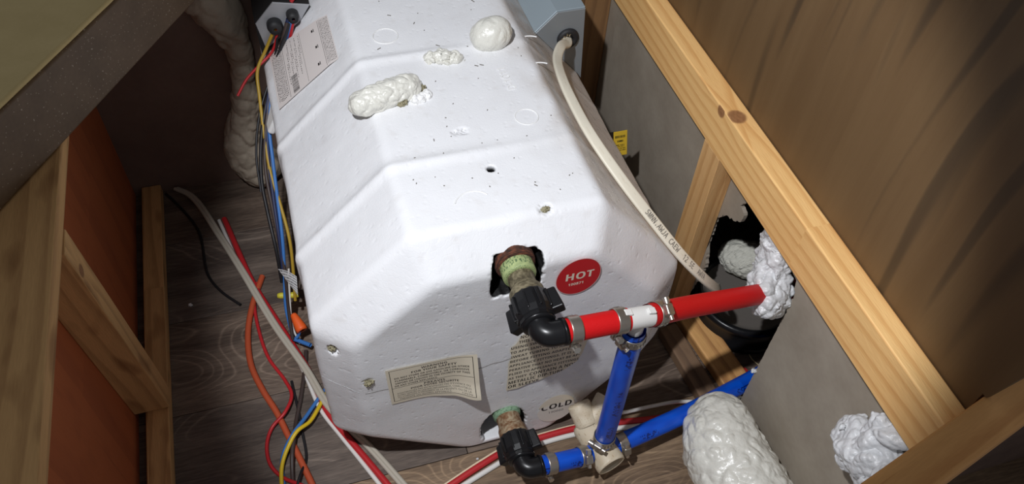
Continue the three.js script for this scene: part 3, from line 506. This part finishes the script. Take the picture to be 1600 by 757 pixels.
{ // white tee joining the red hoses and the upright blue hose
  const t = thing('tee_fitting', 'small white plastic tee joining the red hoses to the upright blue hose', 'pipe tee', [0.0965, 0.340, 0.0722]);
  const d = V(0.024, -0.006, -0.0023).normalize();
  part('tee_body', aim(lathe([[0.006, -0.016], [0.0098, -0.016], [0.0106, -0.0145], [0.0106, 0.0145], [0.0098, 0.016], [0.006, 0.016]], 28), [0, 0, 0], d.toArray()), M.whitePlastic, t);
  part('branch', lathe([[0.0085, -0.004], [0.0085, 0.020], [0.006, 0.021]], 24).rotateX(Math.PI / 2), M.whitePlastic, t);
  for (const s of [-1, 1]) part('tab', new RoundedBoxGeometry(0.008, 0.003, 0.007, 2, 0.001).rotateZ(-0.24).translate(s * 0.0125, 0.0115 - s * 0.003, 0.001), M.whitePlastic, t);
}
{ // cream bypass valve lying on the floor
  const t = thing('bypass_valve', 'cream plastic bypass valve joining the three blue hoses above the floor', 'valve', [0.1, 0.05, 0.066]);
  const A = V(0.0940, 0.052, 0.030), B = V(0.1075, 0.0475, 0.0895), d = B.clone().sub(A);
  const L = d.length();
  worldPart('valve_body', aim(lathe([[0.004, 0], [0.0165, 0], [0.0182, 0.004], [0.0188, L - 0.004], [0.0182, L], [0.0156, L], [0.0150, L - 0.004], [0.002, L - 0.0045]], 40), A.toArray(), d.toArray()), M.creamPlastic, t);
  M.valveEnd = std({ color: new THREE.Color(0.36, 0.31, 0.23), roughness: 0.7 });
  worldPart('end_disc', aim(lathe([[0.0001, 0.001], [0.0146, 0.001], [0.0149, 0]], 32), A.clone().addScaledVector(d.clone().normalize(), L - 0.0044).toArray(), d.toArray()), M.valveEnd, t, 'dull brown recessed end');
  worldPart('back_cap', aim(lathe([[0.014, 0], [0.0148, 0.004], [0.0148, 0.026], [0.0134, 0.029], [0.0001, 0.0295]], 32), [0.0945, 0.060, 0.036], [-0.16, 0.42, -0.75]), M.creamPlastic, t);
  worldPart('side_branch', aim(lathe([[0.011, 0], [0.0118, 0.034], [0.0105, 0.036], [0.0001, 0.036]], 28), [0.099, 0.062, 0.034], [0.55, 0.35, -0.45]), M.creamPlastic, t);
  worldPart('port', aim(lathe([[0.0098, 0], [0.0098, 0.026]], 24), [0.1, 0.052, 0.0675], [0, 1, 0]), M.creamPlastic, t);
  worldPart('port', aim(lathe([[0.0098, 0], [0.0098, 0.022]], 24), [0.1, 0.053, 0.0685], [-1, 0.2, 0.1]), M.creamPlastic, t);
  worldPart('port', aim(lathe([[0.0098, 0], [0.0098, 0.022]], 24), [0.1, 0.05, 0.0675], [1, 0, -0.1]), M.creamPlastic, t);
}
{ // worm-drive hose clamps
  const proto = new THREE.Group();
  const band = lathe([[0.0119, -0.0055], [0.0127, -0.0058], [0.0131, -0.0045], [0.0128, 0], [0.0131, 0.0045], [0.0127, 0.0058], [0.0119, 0.0055], [0.0119, -0.0055]], 40);
  part('band', band, M.clampSteel, proto);
  for (let i = 0; i < 7; i++) part('slot', new RoundedBoxGeometry(0.0012, 0.0008, 0.006, 1, 0.0003).translate(0, 0.0132, 0).rotateZ(0.6 + i * 0.3), M.greyPlastic, proto);
  part('housing', new RoundedBoxGeometry(0.012, 0.007, 0.0095, 3, 0.0022).translate(0, 0.0152, 0), M.clampSteel, proto);
  const screw = mergeGeometries([new THREE.CylinderGeometry(0.0036, 0.0036, 0.005, 6).rotateZ(Math.PI / 2).translate(0.0095, 0.0155, 0), new THREE.CylinderGeometry(0.0024, 0.0024, 0.018, 12).rotateZ(Math.PI / 2).translate(-0.001, 0.0155, 0)]);
  part('screw', screw, M.screwSteel, proto);
  const put = (p, dir, roll, label) => {
    const c = proto.clone(); c.name = numbered('hose_clamp'); c.userData = { label, category: 'hose clamp', group: 'steel hose clamps on the water hoses' };
    c.position.set(...p); c.quaternion.setFromUnitVectors(V(0, 0, 1), V(...dir).normalize()).multiply(new THREE.Quaternion().setFromAxisAngle(V(0, 0, 1), roll)); scene.add(c);
  };
  put([0.029, 0.3512, 0.0757], [1, -0.13, -0.03], 2.6, 'steel hose clamp on the short red hose next to the upper black elbow');
  put([0.076, 0.344, 0.0733], [1, -0.17, -0.05], 2.75, 'steel hose clamp on the short red hose left of the white tee');
  put([0.1205, 0.3315, 0.0675], [0.215, -0.094, -0.052], 0.0, 'steel hose clamp on the long red hose right of the white tee');
  put([0.0968, 0.3085, 0.0720], [0, 1, 0], 1.9, 'steel hose clamp at the top of the upright blue hose');
  put([0.1003, 0.0855, 0.0683], [0, 1, 0], 2.25, 'steel hose clamp at the foot of the upright blue hose on the valve');
  put([0.031, 0.0688, 0.0757], [1, -0.2, -0.03], 2.7, 'steel hose clamp on the short blue hose next to the lower black elbow');
  put([0.074, 0.0585, 0.0730], [1, -0.25, -0.07], 0.5, 'steel hose clamp on the short blue hose left of the valve');
  put([0.129, 0.0497, 0.0652], [1, 0, -0.1], 1.2, 'steel hose clamp on the long blue hose right of the valve');
}

// ---------------------------------------------------------------- cables and wires
const W = (name, pts, r, mat, label, group) => solo(name, tube(pts, r, Math.max(40, pts.length * 8), 9), mat, label, 'wire', pts[0], group);
{ // flat white house cable from the junction box over the bevel down to the wall hole
  const c = curve([[0.1815, 0.334, -0.372], [0.175, 0.339, -0.352], [0.158, 0.353, -0.330], [0.1415, 0.360, -0.3], [0.126, 0.3755, -0.24], [0.1225, 0.3785, -0.19], [0.125, 0.3755, -0.143], [0.1415, 0.3565, -0.093], [0.169, 0.324, -0.05], [0.195, 0.2935, -0.019], [0.224, 0.259, -0.008], [0.262, 0.207, -0.022], [0.295, 0.150, -0.058], [0.335, 0.085, -0.10]]);
  const n = 160, sec = []; for (let i = 0; i < 20; i++) { const a = i / 20 * Math.PI * 2; sec.push([Math.sign(Math.cos(a)) * Math.pow(Math.abs(Math.cos(a)), 0.5) * 0.0064, Math.sign(Math.sin(a)) * Math.pow(Math.abs(Math.sin(a)), 0.7) * 0.0026]); }
  const pos = [], uv = [], idx = [], out = V(0.12, 0.8, 0.5).normalize(); const total = c.getLength();
  for (let i = 0; i <= n; i++) {
    const p = c.getPointAt(i / n), t = c.getTangentAt(i / n), side = V(0, 0, 0).crossVectors(t, out).normalize(), up = V(0, 0, 0).crossVectors(side, t).normalize();
    sec.forEach(([a, b], k) => { const q = p.clone().addScaledVector(side, a).addScaledVector(up, b); pos.push(q.x, q.y, q.z); uv.push(i / n, k / sec.length); });
  }
  const m = sec.length; for (let i = 0; i < n; i++) for (let k = 0; k < m; k++) { const a = i * m + k, b = i * m + (k + 1) % m; idx.push(a, b, b + m, a, b + m, a + m); }
  const g = new THREE.BufferGeometry(); g.setAttribute('position', new THREE.Float32BufferAttribute(pos, 3)); g.setAttribute('uv', new THREE.Float32BufferAttribute(uv, 2)); g.setIndex(idx); g.computeVertexNormals();
  const cv = document.createElement('canvas'); cv.width = 2048; cv.height = 128; const x = cv.getContext('2d'); x.fillStyle = '#e6dfcc'; x.fillRect(0, 0, 2048, 128);
  for (let i = 0; i < 500; i++) { x.globalAlpha = 0.10; x.fillStyle = '#8a7a5e'; x.fillRect(rnd() * 2048, rnd() * 128, 4 + rnd() * 30, 2); } x.globalAlpha = 0.7;
  x.fillStyle = '#3b3835'; x.textBaseline = 'middle'; x.font = 'bold 20px monospace'; x.save(); x.translate(1040, 96); x.scale(1, 0.8); x.fillText('SMNN.AWJA CAEW  12 5E  AWVA', 0, 0); x.restore();
  const ct = new THREE.CanvasTexture(cv); ct.colorSpace = THREE.SRGBColorSpace; ct.anisotropy = 8;
  const m1 = phy({ map: ct, roughness: 0.45 });
  const ca = thing('flat_cable', 'flat white printed power cable draped from the junction box over the heater', 'cable', [0.1815, 0.334, -0.372]);
  worldPart('sheath', g, m1, ca);
  M.fray = std({ color: new THREE.Color(0.72, 0.62, 0.45), roughness: 0.8 });
  for (const [dx, dy] of [[-0.004, 0.004], [-0.001, 0.006], [0.002, 0.005], [-0.006, 0.001]]) worldPart('paper_shred', tube([[0.179 + dx, 0.337 + dy, -0.362], [0.177 + dx * 1.4, 0.341 + dy * 1.3, -0.357]], 0.0008, 6, 5), M.fray, ca);
}
W('yellow_wire', [[-0.180, 0.347, -0.458], [-0.197, 0.316, -0.458], [-0.213, 0.294, -0.446], [-0.217, 0.270, -0.424], [-0.221, 0.234, -0.390], [-0.223, 0.198, -0.355], [-0.219, 0.168, -0.324], [-0.2165, 0.135, -0.289], [-0.220, 0.102, -0.267], [-0.226, 0.061, -0.245]], 0.0022, M.wYellowShaded, 'yellow wire hanging from the grey plate down the left side of the heater');
W('red_wire', [[-0.177, 0.345, -0.456], [-0.190, 0.312, -0.457], [-0.212, 0.297, -0.449], [-0.229, 0.285, -0.442], [-0.244, 0.270, -0.431]], 0.0018, M.wRed, 'short red wire curling away left from the grey plate');
W('blue_wire', [[-0.159, 0.356, -0.456], [-0.173, 0.320, -0.456], [-0.186, 0.299, -0.442], [-0.202, 0.270, -0.420], [-0.213, 0.240, -0.394], [-0.217, 0.210, -0.365], [-0.221, 0.174, -0.330], [-0.225, 0.138, -0.295], [-0.231, 0.102, -0.270], [-0.240, 0.054, -0.243], [-0.240, 0.025, -0.225]], 0.0024, M.wBlue, 'blue wire running from the grey plate down to the orange wire nut');
W('navy_wire', [[-0.163, 0.358, -0.456], [-0.176, 0.320, -0.457], [-0.190, 0.299, -0.443], [-0.206, 0.270, -0.421], [-0.216, 0.240, -0.395], [-0.222, 0.210, -0.367], [-0.226, 0.174, -0.331], [-0.229, 0.138, -0.295], [-0.233, 0.102, -0.270]], 0.0022, M.wNavy, 'dark navy wire close beside the blue wire on the heater left');
W('brown_wire', [[-0.165, 0.353, -0.456], [-0.190, 0.296, -0.441], [-0.215, 0.246, -0.400], [-0.228, 0.204, -0.362], [-0.230, 0.162, -0.320], [-0.231, 0.102, -0.269], [-0.237, 0.054, -0.241], [-0.240, 0.020, -0.212]], 0.0024, M.wBrown, 'dark brown wire in the bundle along the heater left side');
W('black_wire', [[-0.162, 0.352, -0.456], [-0.196, 0.290, -0.436], [-0.224, 0.234, -0.391], [-0.236, 0.192, -0.352], [-0.237, 0.162, -0.322], [-0.236, 0.126, -0.284], [-0.238, 0.084, -0.262]], 0.0024, M.wBlack, 'thick black wire bowing outward from the bundle on the heater left');
W('black_wire', [[-0.178, 0.340, -0.458], [-0.191, 0.300, -0.447], [-0.222, 0.252, -0.408], [-0.236, 0.216, -0.376], [-0.240, 0.180, -0.341]], 0.0016, M.wBlack, 'thin black wire ending in mid air left of the bundle');
W('red_wire', [[-0.157, 0.354, -0.456], [-0.169, 0.318, -0.455], [-0.182, 0.301, -0.442], [-0.197, 0.275, -0.420]], 0.0022, M.wRed, 'red wire inside the bundle just below the grey plate bushing');
W('red_wire', [[-0.155, 0.372, -0.47], [-0.142, 0.388, -0.475], [-0.132, 0.402, -0.49], [-0.12, 0.408, -0.53]], 0.0026, M.wRed, 'thick red wire rising out over the top of the grey plate');
W('white_wire', [[-0.2255, 0.102, -0.268], [-0.233, 0.061, -0.247], [-0.237, 0.030, -0.226], [-0.232, 0.012, -0.208]], 0.0014, M.wWhite, 'thin white wire beside the blue wire above the orange wire nut');
W('orange_cable', [[-0.270, 0.0045, -0.345], [-0.288, 0.0045, -0.298], [-0.299, 0.0045, -0.250], [-0.300, 0.0045, -0.197], [-0.289, 0.0045, -0.153], [-0.275, 0.0045, -0.115], [-0.265, 0.0045, -0.079], [-0.254, 0.0045, -0.040], [-0.241, 0.0045, 0.011], [-0.232, 0.0045, 0.06]], 0.0042, M.wOrange, 'thick orange red cable curving across the floor at left');
W('red_wire', [[-0.279, 0.004, -0.335], [-0.286, 0.003, -0.298], [-0.284, 0.003, -0.246], [-0.276, 0.003, -0.201], [-0.259, 0.004, -0.160], [-0.253, 0.008, -0.133], [-0.264, 0.0115, -0.108], [-0.283, 0.005, -0.094], [-0.292, 0.003, -0.073], [-0.291, 0.003, -0.046], [-0.279, 0.003, -0.025], [-0.256, 0.010, -0.004], [-0.238, 0.0105, 0.01], [-0.215, 0.004, 0.03]], 0.0024, M.wRed, 'thin red wire snaking over the orange cable on the floor');
W('brown_wire', [[-0.226, 0.003, -0.20], [-0.228, 0.0032, -0.187], [-0.242, 0.0032, -0.130], [-0.253, 0.0032, -0.094], [-0.2565, 0.0105, -0.072], [-0.262, 0.0105, -0.05], [-0.266, 0.004, -0.024], [-0.268, 0.0032, 0.03]], 0.0028, M.wBrown, 'brown wire running straight along the floor beside the yellow wire');
W('black_wire', [[-0.251, 0.002, -0.158], [-0.249, 0.002, -0.127], [-0.2475, 0.002, -0.104], [-0.247, 0.002, -0.08], [-0.247, 0.002, -0.042], [-0.256, 0.011, -0.018], [-0.262, 0.011, -0.002], [-0.264, 0.005, 0.03]], 0.0018, M.wBlack, 'thin black wire on the floor beside the brown wire');
W('blue_wire', [[-0.208, 0.004, -0.134], [-0.213, 0.0055, -0.128], [-0.228, 0.0055, -0.111], [-0.240, 0.009, -0.095], [-0.257, 0.0155, -0.073], [-0.271, 0.006, -0.058], [-0.277, 0.003, -0.041], [-0.276, 0.003, 0.03]], 0.0026, M.wBlue, 'blue wire under the yellow wire on the floor at left');
W('yellow_wire', [[-0.205, 0.006, -0.130], [-0.211, 0.010, -0.120], [-0.223, 0.012, -0.101], [-0.235, 0.014, -0.085], [-0.252, 0.0185, -0.073], [-0.266, 0.013, -0.057], [-0.277, 0.009, -0.034], [-0.281, 0.009, 0.03]], 0.0026, M.wYellow, 'bright yellow wire curving over the other wires on the floor');
W('black_wire', [[-0.400, 0.0025, -0.553], [-0.389, 0.0025, -0.535], [-0.355, 0.0025, -0.461], [-0.346, 0.0025, -0.369], [-0.330, 0.0025, -0.334], [-0.305, 0.0025, -0.302]], 0.002, M.wBlack, 'faint black wire in the dark back left corner of the floor');
function pair(name, label, cat, list, group) { const t = thing(name, label, cat, list[0][1][0], group); for (const [n, pts, r, mat] of list) worldPart(n, tube(pts, r, 90, 10), mat, t); return t; }
pair('twin_cable', 'flat off-white twin cable running from the dark corner under the heater', 'cable', [
  ['conductor', [[-0.384, 0.010, -0.553], [-0.362, 0.010, -0.530], [-0.324, 0.010, -0.431], [-0.298, 0.011, -0.354], [-0.264, 0.012, -0.248], [-0.231, 0.013, -0.162], [-0.214, 0.012, -0.109], [-0.195, 0.009, -0.073], [-0.170, 0.0035, -0.034], [-0.132, 0.0035, 0.043], [-0.122, 0.0035, 0.063]], 0.003, M.wTan],
  ['conductor', [[-0.380, 0.010, -0.553], [-0.357, 0.011, -0.529], [-0.319, 0.011, -0.430], [-0.293, 0.012, -0.353], [-0.259, 0.013, -0.247], [-0.226, 0.014, -0.161], [-0.209, 0.013, -0.108], [-0.190, 0.009, -0.072], [-0.165, 0.0035, -0.033], [-0.127, 0.0035, 0.043], [-0.117, 0.0035, 0.063]], 0.003, M.wTan]]);
pair('zip_cable', 'red and white twin cable slanting under the heater front left corner', 'cable', [
  ['red_conductor', [[-0.315, 0.0045, -0.474], [-0.284, 0.0045, -0.336], [-0.2585, 0.0045, -0.260], [-0.2265, 0.0045, -0.165], [-0.2125, 0.0045, -0.101], [-0.193, 0.0045, -0.056], [-0.175, 0.0045, -0.019], [-0.148, 0.0045, 0.038], [-0.139, 0.0045, 0.058]], 0.0042, M.wRed],
  ['white_conductor', [[-0.323, 0.003, -0.474], [-0.291, 0.003, -0.336], [-0.2645, 0.003, -0.262], [-0.235, 0.003, -0.175], [-0.220, 0.003, -0.105], [-0.201, 0.003, -0.061], [-0.184, 0.003, -0.024], [-0.158, 0.003, 0.034], [-0.149, 0.003, 0.055]], 0.0028, M.wWhite]]);
pair('zip_cable', 'red, white and cream cable crossing the floor below the COLD pipe', 'cable', [
  ['red_conductor', [[-0.095, 0.0045, 0.047], [-0.036, 0.0045, 0.026], [0.006, 0.0045, 0.014], [0.050, 0.0045, 0.011], [0.098, 0.0045, 0.011], [0.146, 0.0045, 0.017], [0.227, 0.0045, 0.027], [0.302, 0.0045, 0.012], [0.353, 0.0045, -0.01]], 0.0042, M.wRed],
  ['white_conductor', [[-0.086, 0.0034, 0.0525], [-0.027, 0.0034, 0.0335], [0.013, 0.0034, 0.0215], [0.048, 0.0034, 0.0185], [0.096, 0.0034, 0.0185], [0.144, 0.0034, 0.0245], [0.226, 0.0034, 0.034], [0.302, 0.0034, 0.019], [0.353, 0.0034, -0.003]], 0.0034, M.wWhite],
  ['cream_conductor', [[-0.095, 0.0035, 0.0415], [-0.038, 0.0035, 0.0208], [0.004, 0.0035, 0.009], [0.050, 0.0035, 0.006], [0.099, 0.0035, 0.006], [0.147, 0.0035, 0.012]], 0.0015, M.wCream]]);
W('white_wire', [[0.120, 0.0022, 0.004], [0.143, 0.006, 0.006], [0.170, 0.012, 0.010], [0.202, 0.012, 0.011], [0.237, 0.012, 0.014], [0.271, 0.010, 0.022], [0.300, 0.006, 0.024], [0.33, 0.003, 0.02]], 0.0026, M.wWhite, 'white wire arching over the floor behind the long blue hose');
solo('paper_tag', (() => { const g = new THREE.PlaneGeometry(1, 1, 12, 10), P = g.attributes.position; const a = V(-0.2385, 0.112, -0.263), b = V(-0.2165, 0.111, -0.245), c = V(-0.2200, 0.090, -0.230); for (let i = 0; i < P.count; i++) { const u = P.getX(i) + 0.5, v = 0.5 - P.getY(i); const q = a.clone().lerp(b, u).lerp(a.clone().lerp(c, 0.85 + u * 0.15), v * (1 - 0.0 * u)); q.y += 0.004 * Math.sin(u * 3.1) * (1 - v); P.setXYZ(i, q.x, q.y, q.z); } g.computeVertexNormals(); return g; })(), std({ side: THREE.DoubleSide, roughness: 0.7, map: dataTex(128, 128, (u, v, c) => { const k = Math.abs((v * 7) % 1 - 0.5) < 0.22 && n2(u * 22, Math.floor(v * 7) * 5) > -0.3 ? 60 : 205; c[0] = c[1] = c[2] = k === 60 ? 95 : k; }, true) }), 'small white printed paper tag sticking out beside the heater left side', 'tag', [-0.228, 0.10, -0.243]);
solo('wire_connector', lathe([[0.0005, -0.014], [0.0032, -0.014], [0.0042, -0.010], [0.0042, 0.010], [0.0032, 0.014], [0.0005, 0.014]], 20).rotateY(Math.PI / 2 - 0.2).translate(-0.234, 0.064, -0.254), M.yellowCon, 'yellow crimp connector lying among the wires left of the heater', 'wire connector', [-0.234, 0.064, -0.254]);
{
  const t = thing('wire_nut', 'bright orange wire nut beside the lower left of the heater', 'wire nut', [-0.2285, 0.042, -0.222]);
  const ng = lathe([[0.0045, -0.013], [0.0078, -0.013], [0.0082, -0.009], [0.0066, 0.002], [0.0046, 0.012], [0.003, 0.014], [0.0001, 0.014]], 8);
  part('cap', ng.applyQuaternion(new THREE.Quaternion().setFromUnitVectors(V(0, 0, 1), V(-0.30, 0.35, -0.88).normalize())), M.nutOrange, t);
  part('wire_end', tube([[0.001, -0.003, 0.008], [-0.002, -0.014, 0.010], [-0.006, -0.018, 0.012]], 0.0022, 12, 8), M.wBlue, t, 'blue wire end');
}
W('blue_wire', [[-0.238, 0.017, -0.214], [-0.229, 0.018, -0.206], [-0.218, 0.020, -0.196]], 0.003, M.wBlue, 'short blue wire end poking out below the orange wire nut');

// ---------------------------------------------------------------- right wall: foam, hole, blocks
solo('spray_foam', foamBlob([[0.309, 0.330, -0.020, 0.012], [0.309, 0.310, -0.018, 0.013], [0.309, 0.290, -0.018, 0.0135], [0.308, 0.272, -0.012, 0.015], [0.309, 0.300, -0.008, 0.011], [0.309, 0.320, -0.008, 0.010], [0.308, 0.280, 0.002, 0.012], [0.308, 0.262, 0.008, 0.014], [0.307, 0.253, -0.006, 0.016], [0.306, 0.236, 0.001, 0.017], [0.304, 0.224, 0.010, 0.019], [0.305, 0.226, 0.024, 0.016], [0.306, 0.245, 0.020, 0.016], [0.301, 0.213, 0.004, 0.013], [0.297, 0.240, 0.017, 0.0175], [0.294, 0.232, 0.022, 0.015], [0.297, 0.247, 0.008, 0.016], [0.2845, 0.2575, 0.024, 0.0085], [0.283, 0.238, 0.034, 0.0085], [0.286, 0.232, 0.014, 0.009], [0.288, 0.243, 0.034, 0.011]], 0.0014, 0.0024, 40, 0.012), M.foamWhite, 'white ragged spray foam sealing the long red hose in the wall hole', 'spray foam', [0.306, 0.21, 0.0]);
solo('spray_foam', foamBlob([[0.258, 0.052, 0.075, 0.038], [0.247, 0.050, 0.10, 0.044], [0.245, 0.048, 0.13, 0.046], [0.248, 0.048, 0.165, 0.045], [0.262, 0.042, 0.15, 0.040], [0.266, 0.040, 0.19, 0.040], [0.255, 0.046, 0.205, 0.044], [0.27, 0.034, 0.11, 0.030]], 0.0020, 0.0017, 30, 0.022, (x, y, z) => Math.max(0.0005 - y, x - 0.3145)), M.foam, 'fat cream spray foam roll on the floor against the grey right wall', 'spray foam', [0.255, 0, 0.13]);
solo('spray_foam', foamBlob([[0.296, 0.232, 0.196, 0.016], [0.292, 0.238, 0.214, 0.021], [0.291, 0.250, 0.232, 0.023], [0.294, 0.268, 0.222, 0.016], [0.296, 0.286, 0.219, 0.013], [0.297, 0.296, 0.232, 0.011], [0.292, 0.262, 0.248, 0.019], [0.296, 0.228, 0.230, 0.018], [0.298, 0.248, 0.195, 0.012]], 0.0015, 0.0036, 34, 0.006, (x, y, z) => Math.max(x - 0.3145, y - 0.3125)), M.foamWhite, 'white ragged spray foam lump on the wall under the near beam end', 'spray foam', [0.298, 0.22, 0.22]);
solo('spray_foam', foamBlob([[-0.262, 0.36, -0.548, 0.030], [-0.252, 0.33, -0.55, 0.028], [-0.243, 0.30, -0.552, 0.024], [-0.236, 0.26, -0.552, 0.018], [-0.237, 0.22, -0.552, 0.017], [-0.241, 0.18, -0.552, 0.018], [-0.245, 0.15, -0.552, 0.019], [-0.252, 0.12, -0.55, 0.022], [-0.262, 0.085, -0.546, 0.030], [-0.256, 0.05, -0.545, 0.030], [-0.245, 0.03, -0.545, 0.026]], 0.003, 0.0022, 22, 0.03, (x, y, z) => Math.max(-0.5595 - z, 0.0005 - y, x + 0.208)), M.foamOld, 'yellowed spray foam column in the dark gap behind the left wires', 'spray foam', [-0.25, 0, -0.55]);
{ // black round collar beyond the hole, with loose white insulation in it
  const t = thing('round_collar', 'black round plastic collar standing on the floor beyond the wall hole', 'collar', [0.392, 0.0, -0.105]);
  part('outer_ring', new THREE.LatheGeometry([[0.050, 0.001], [0.074, 0.001], [0.077, 0.006], [0.076, 0.016], [0.071, 0.020], [0.070, 0.034], [0.073, 0.038], [0.073, 0.046], [0.067, 0.049], [0.063, 0.046], [0.062, 0.03], [0.050, 0.001]].map(([r, y]) => new THREE.Vector2(r, y)), 56), M.blackPlastic, t);
  part('inner_plate', new THREE.LatheGeometry([[0.0001, 0.036], [0.050, 0.036], [0.060, 0.043], [0.0635, 0.043]].map(([r, y]) => new THREE.Vector2(r, y)), 48), M.greyPlastic, t, 'dull grey inner plate');
}
{
  const fl = foamBlob([[0.405, 0.066, -0.150, 0.026], [0.420, 0.068, -0.142, 0.024], [0.395, 0.062, -0.165, 0.020], [0.43, 0.064, -0.125, 0.016]], 0.0022, 0.0012, 60, 0.015, (x, y, z) => 0.0445 - y);
  solo('insulation_tuft', fl, std({ color: new THREE.Color(0.70, 0.69, 0.60), roughness: 1, bumpMap: fiberBump, bumpScale: 0.002 }), 'fluffy white insulation tuft on the black collar beyond the hole', 'insulation', [0.41, 0.044, -0.145]);
}
{
  const burnt = pineTex([232, 180, 114], [150, 100, 58], 40, 21.4, [[0.55, 0.5, 0.02]], 0.7), dull = pineTex([136, 108, 82], [88, 68, 54], 40, 27.4, [], 0.6);
  const blk = (cx, cz, len, wid, h, ang, mat, label) => { const g = boxUV(new RoundedBoxGeometry(wid, h, len, 2, 0.003), 2, rnd(), rnd()); g.rotateY(ang); g.translate(cx, h / 2 + 0.0004, cz); solo('wood_block', g, mat, label, 'wood block', [cx, 0, cz]); };
  blk(0.3195, -0.052, 0.14, 0.040, 0.019, 0.12, std({ map: burnt, roughness: 0.6 }), 'light knotty wood offcut lying on the floor in the wall hole');
  blk(0.276, -0.040, 0.12, 0.028, 0.019, 0.07, std({ map: dull, roughness: 0.75 }), 'dull grey brown wood offcut left of the lighter one');
}
{ // small black switch with yellow label between heater and wall
  const t = thing('thermal_switch', 'small black box with yellow printed label between heater and grey wall', 'switch box', [0.226, 0.195, -0.290]);
  part('body', new RoundedBoxGeometry(0.036, 0.040, 0.020, 3, 0.003).translate(-0.0035, 0.006, 0.001), M.blackPlastic, t);
  const yt = dataTex(128, 192, (u, v, c) => { let k = 0; for (const [y, h, a, b] of [[0.78, 0.05, 0.1, 0.85], [0.6, 0.04, 0.25, 0.7], [0.44, 0.02, 0.1, 0.8], [0.38, 0.02, 0.3, 0.8], [0.30, 0.02, 0.2, 0.9], [0.22, 0.02, 0.4, 0.9]]) if (Math.abs(v - y) < h && u > a && u < b && n2(u * 26, y * 30) > -0.25) k = 1; lerp3(c, [206, 172, 48], [70, 62, 20], k * 0.85); }, true);
  part('yellow_label', new RoundedBoxGeometry(0.020, 0.036, 0.0014, 2, 0.0006).rotateX(-0.35).translate(0.012, 0.022, 0.0125), std({ map: yt, roughness: 0.5 }), t, 'yellow label with dark print');
}
// ---------------------------------------------------------------- crumbs and shavings
{
  M.straw = std({ color: new THREE.Color(0.60, 0.50, 0.30), roughness: 0.8 });
  const st = (pts, label) => solo('wood_shaving', tube(pts, 0.0009, 14, 5), M.straw, label, 'wood shaving', pts[0], 'straw-like shavings by the wall hole');
  st([[0.372, 0.001, -0.034], [0.385, 0.004, -0.033], [0.397, 0.002, -0.040]], 'pale bent shaving on the floor beyond the hole by the grey edge');
  st([[0.372, 0.001, -0.034], [0.372, 0.002, -0.024], [0.377, 0.001, -0.014]], 'pale short shaving beside the bent one on the floor beyond the hole');
  st([[0.330, 0.002, -0.030], [0.338, 0.004, -0.024], [0.341, 0.002, -0.016]], 'pale shaving right of the lighter wood offcut');
  const cr = (x, y, z, r, label) => solo('foam_crumb', foamBlob([[x, y, z, r], [x + r, y, z + r * 0.4, r * 0.6]], 0.0009, r * 0.3, 200, 0.002), M.foamWhite, label, 'crumb', [x, y, z], 'white foam crumbs');
  cr(-0.374, 0.002, -0.321, 0.0022, 'white crumb alone on the dark floor at left');
  cr(0.3125, 0.096, 0.0375, 0.003, 'white crumb stuck on the cut edge of the grey board');
  cr(0.311, 0.028, 0.034, 0.0035, 'cream crumb where the long blue hose enters the wall');
  cr(-0.041, 0.001, 0.016, 0.0014, 'tiny white crumb on the plank seam below the heater');
}
renderer.render(scene, camera);
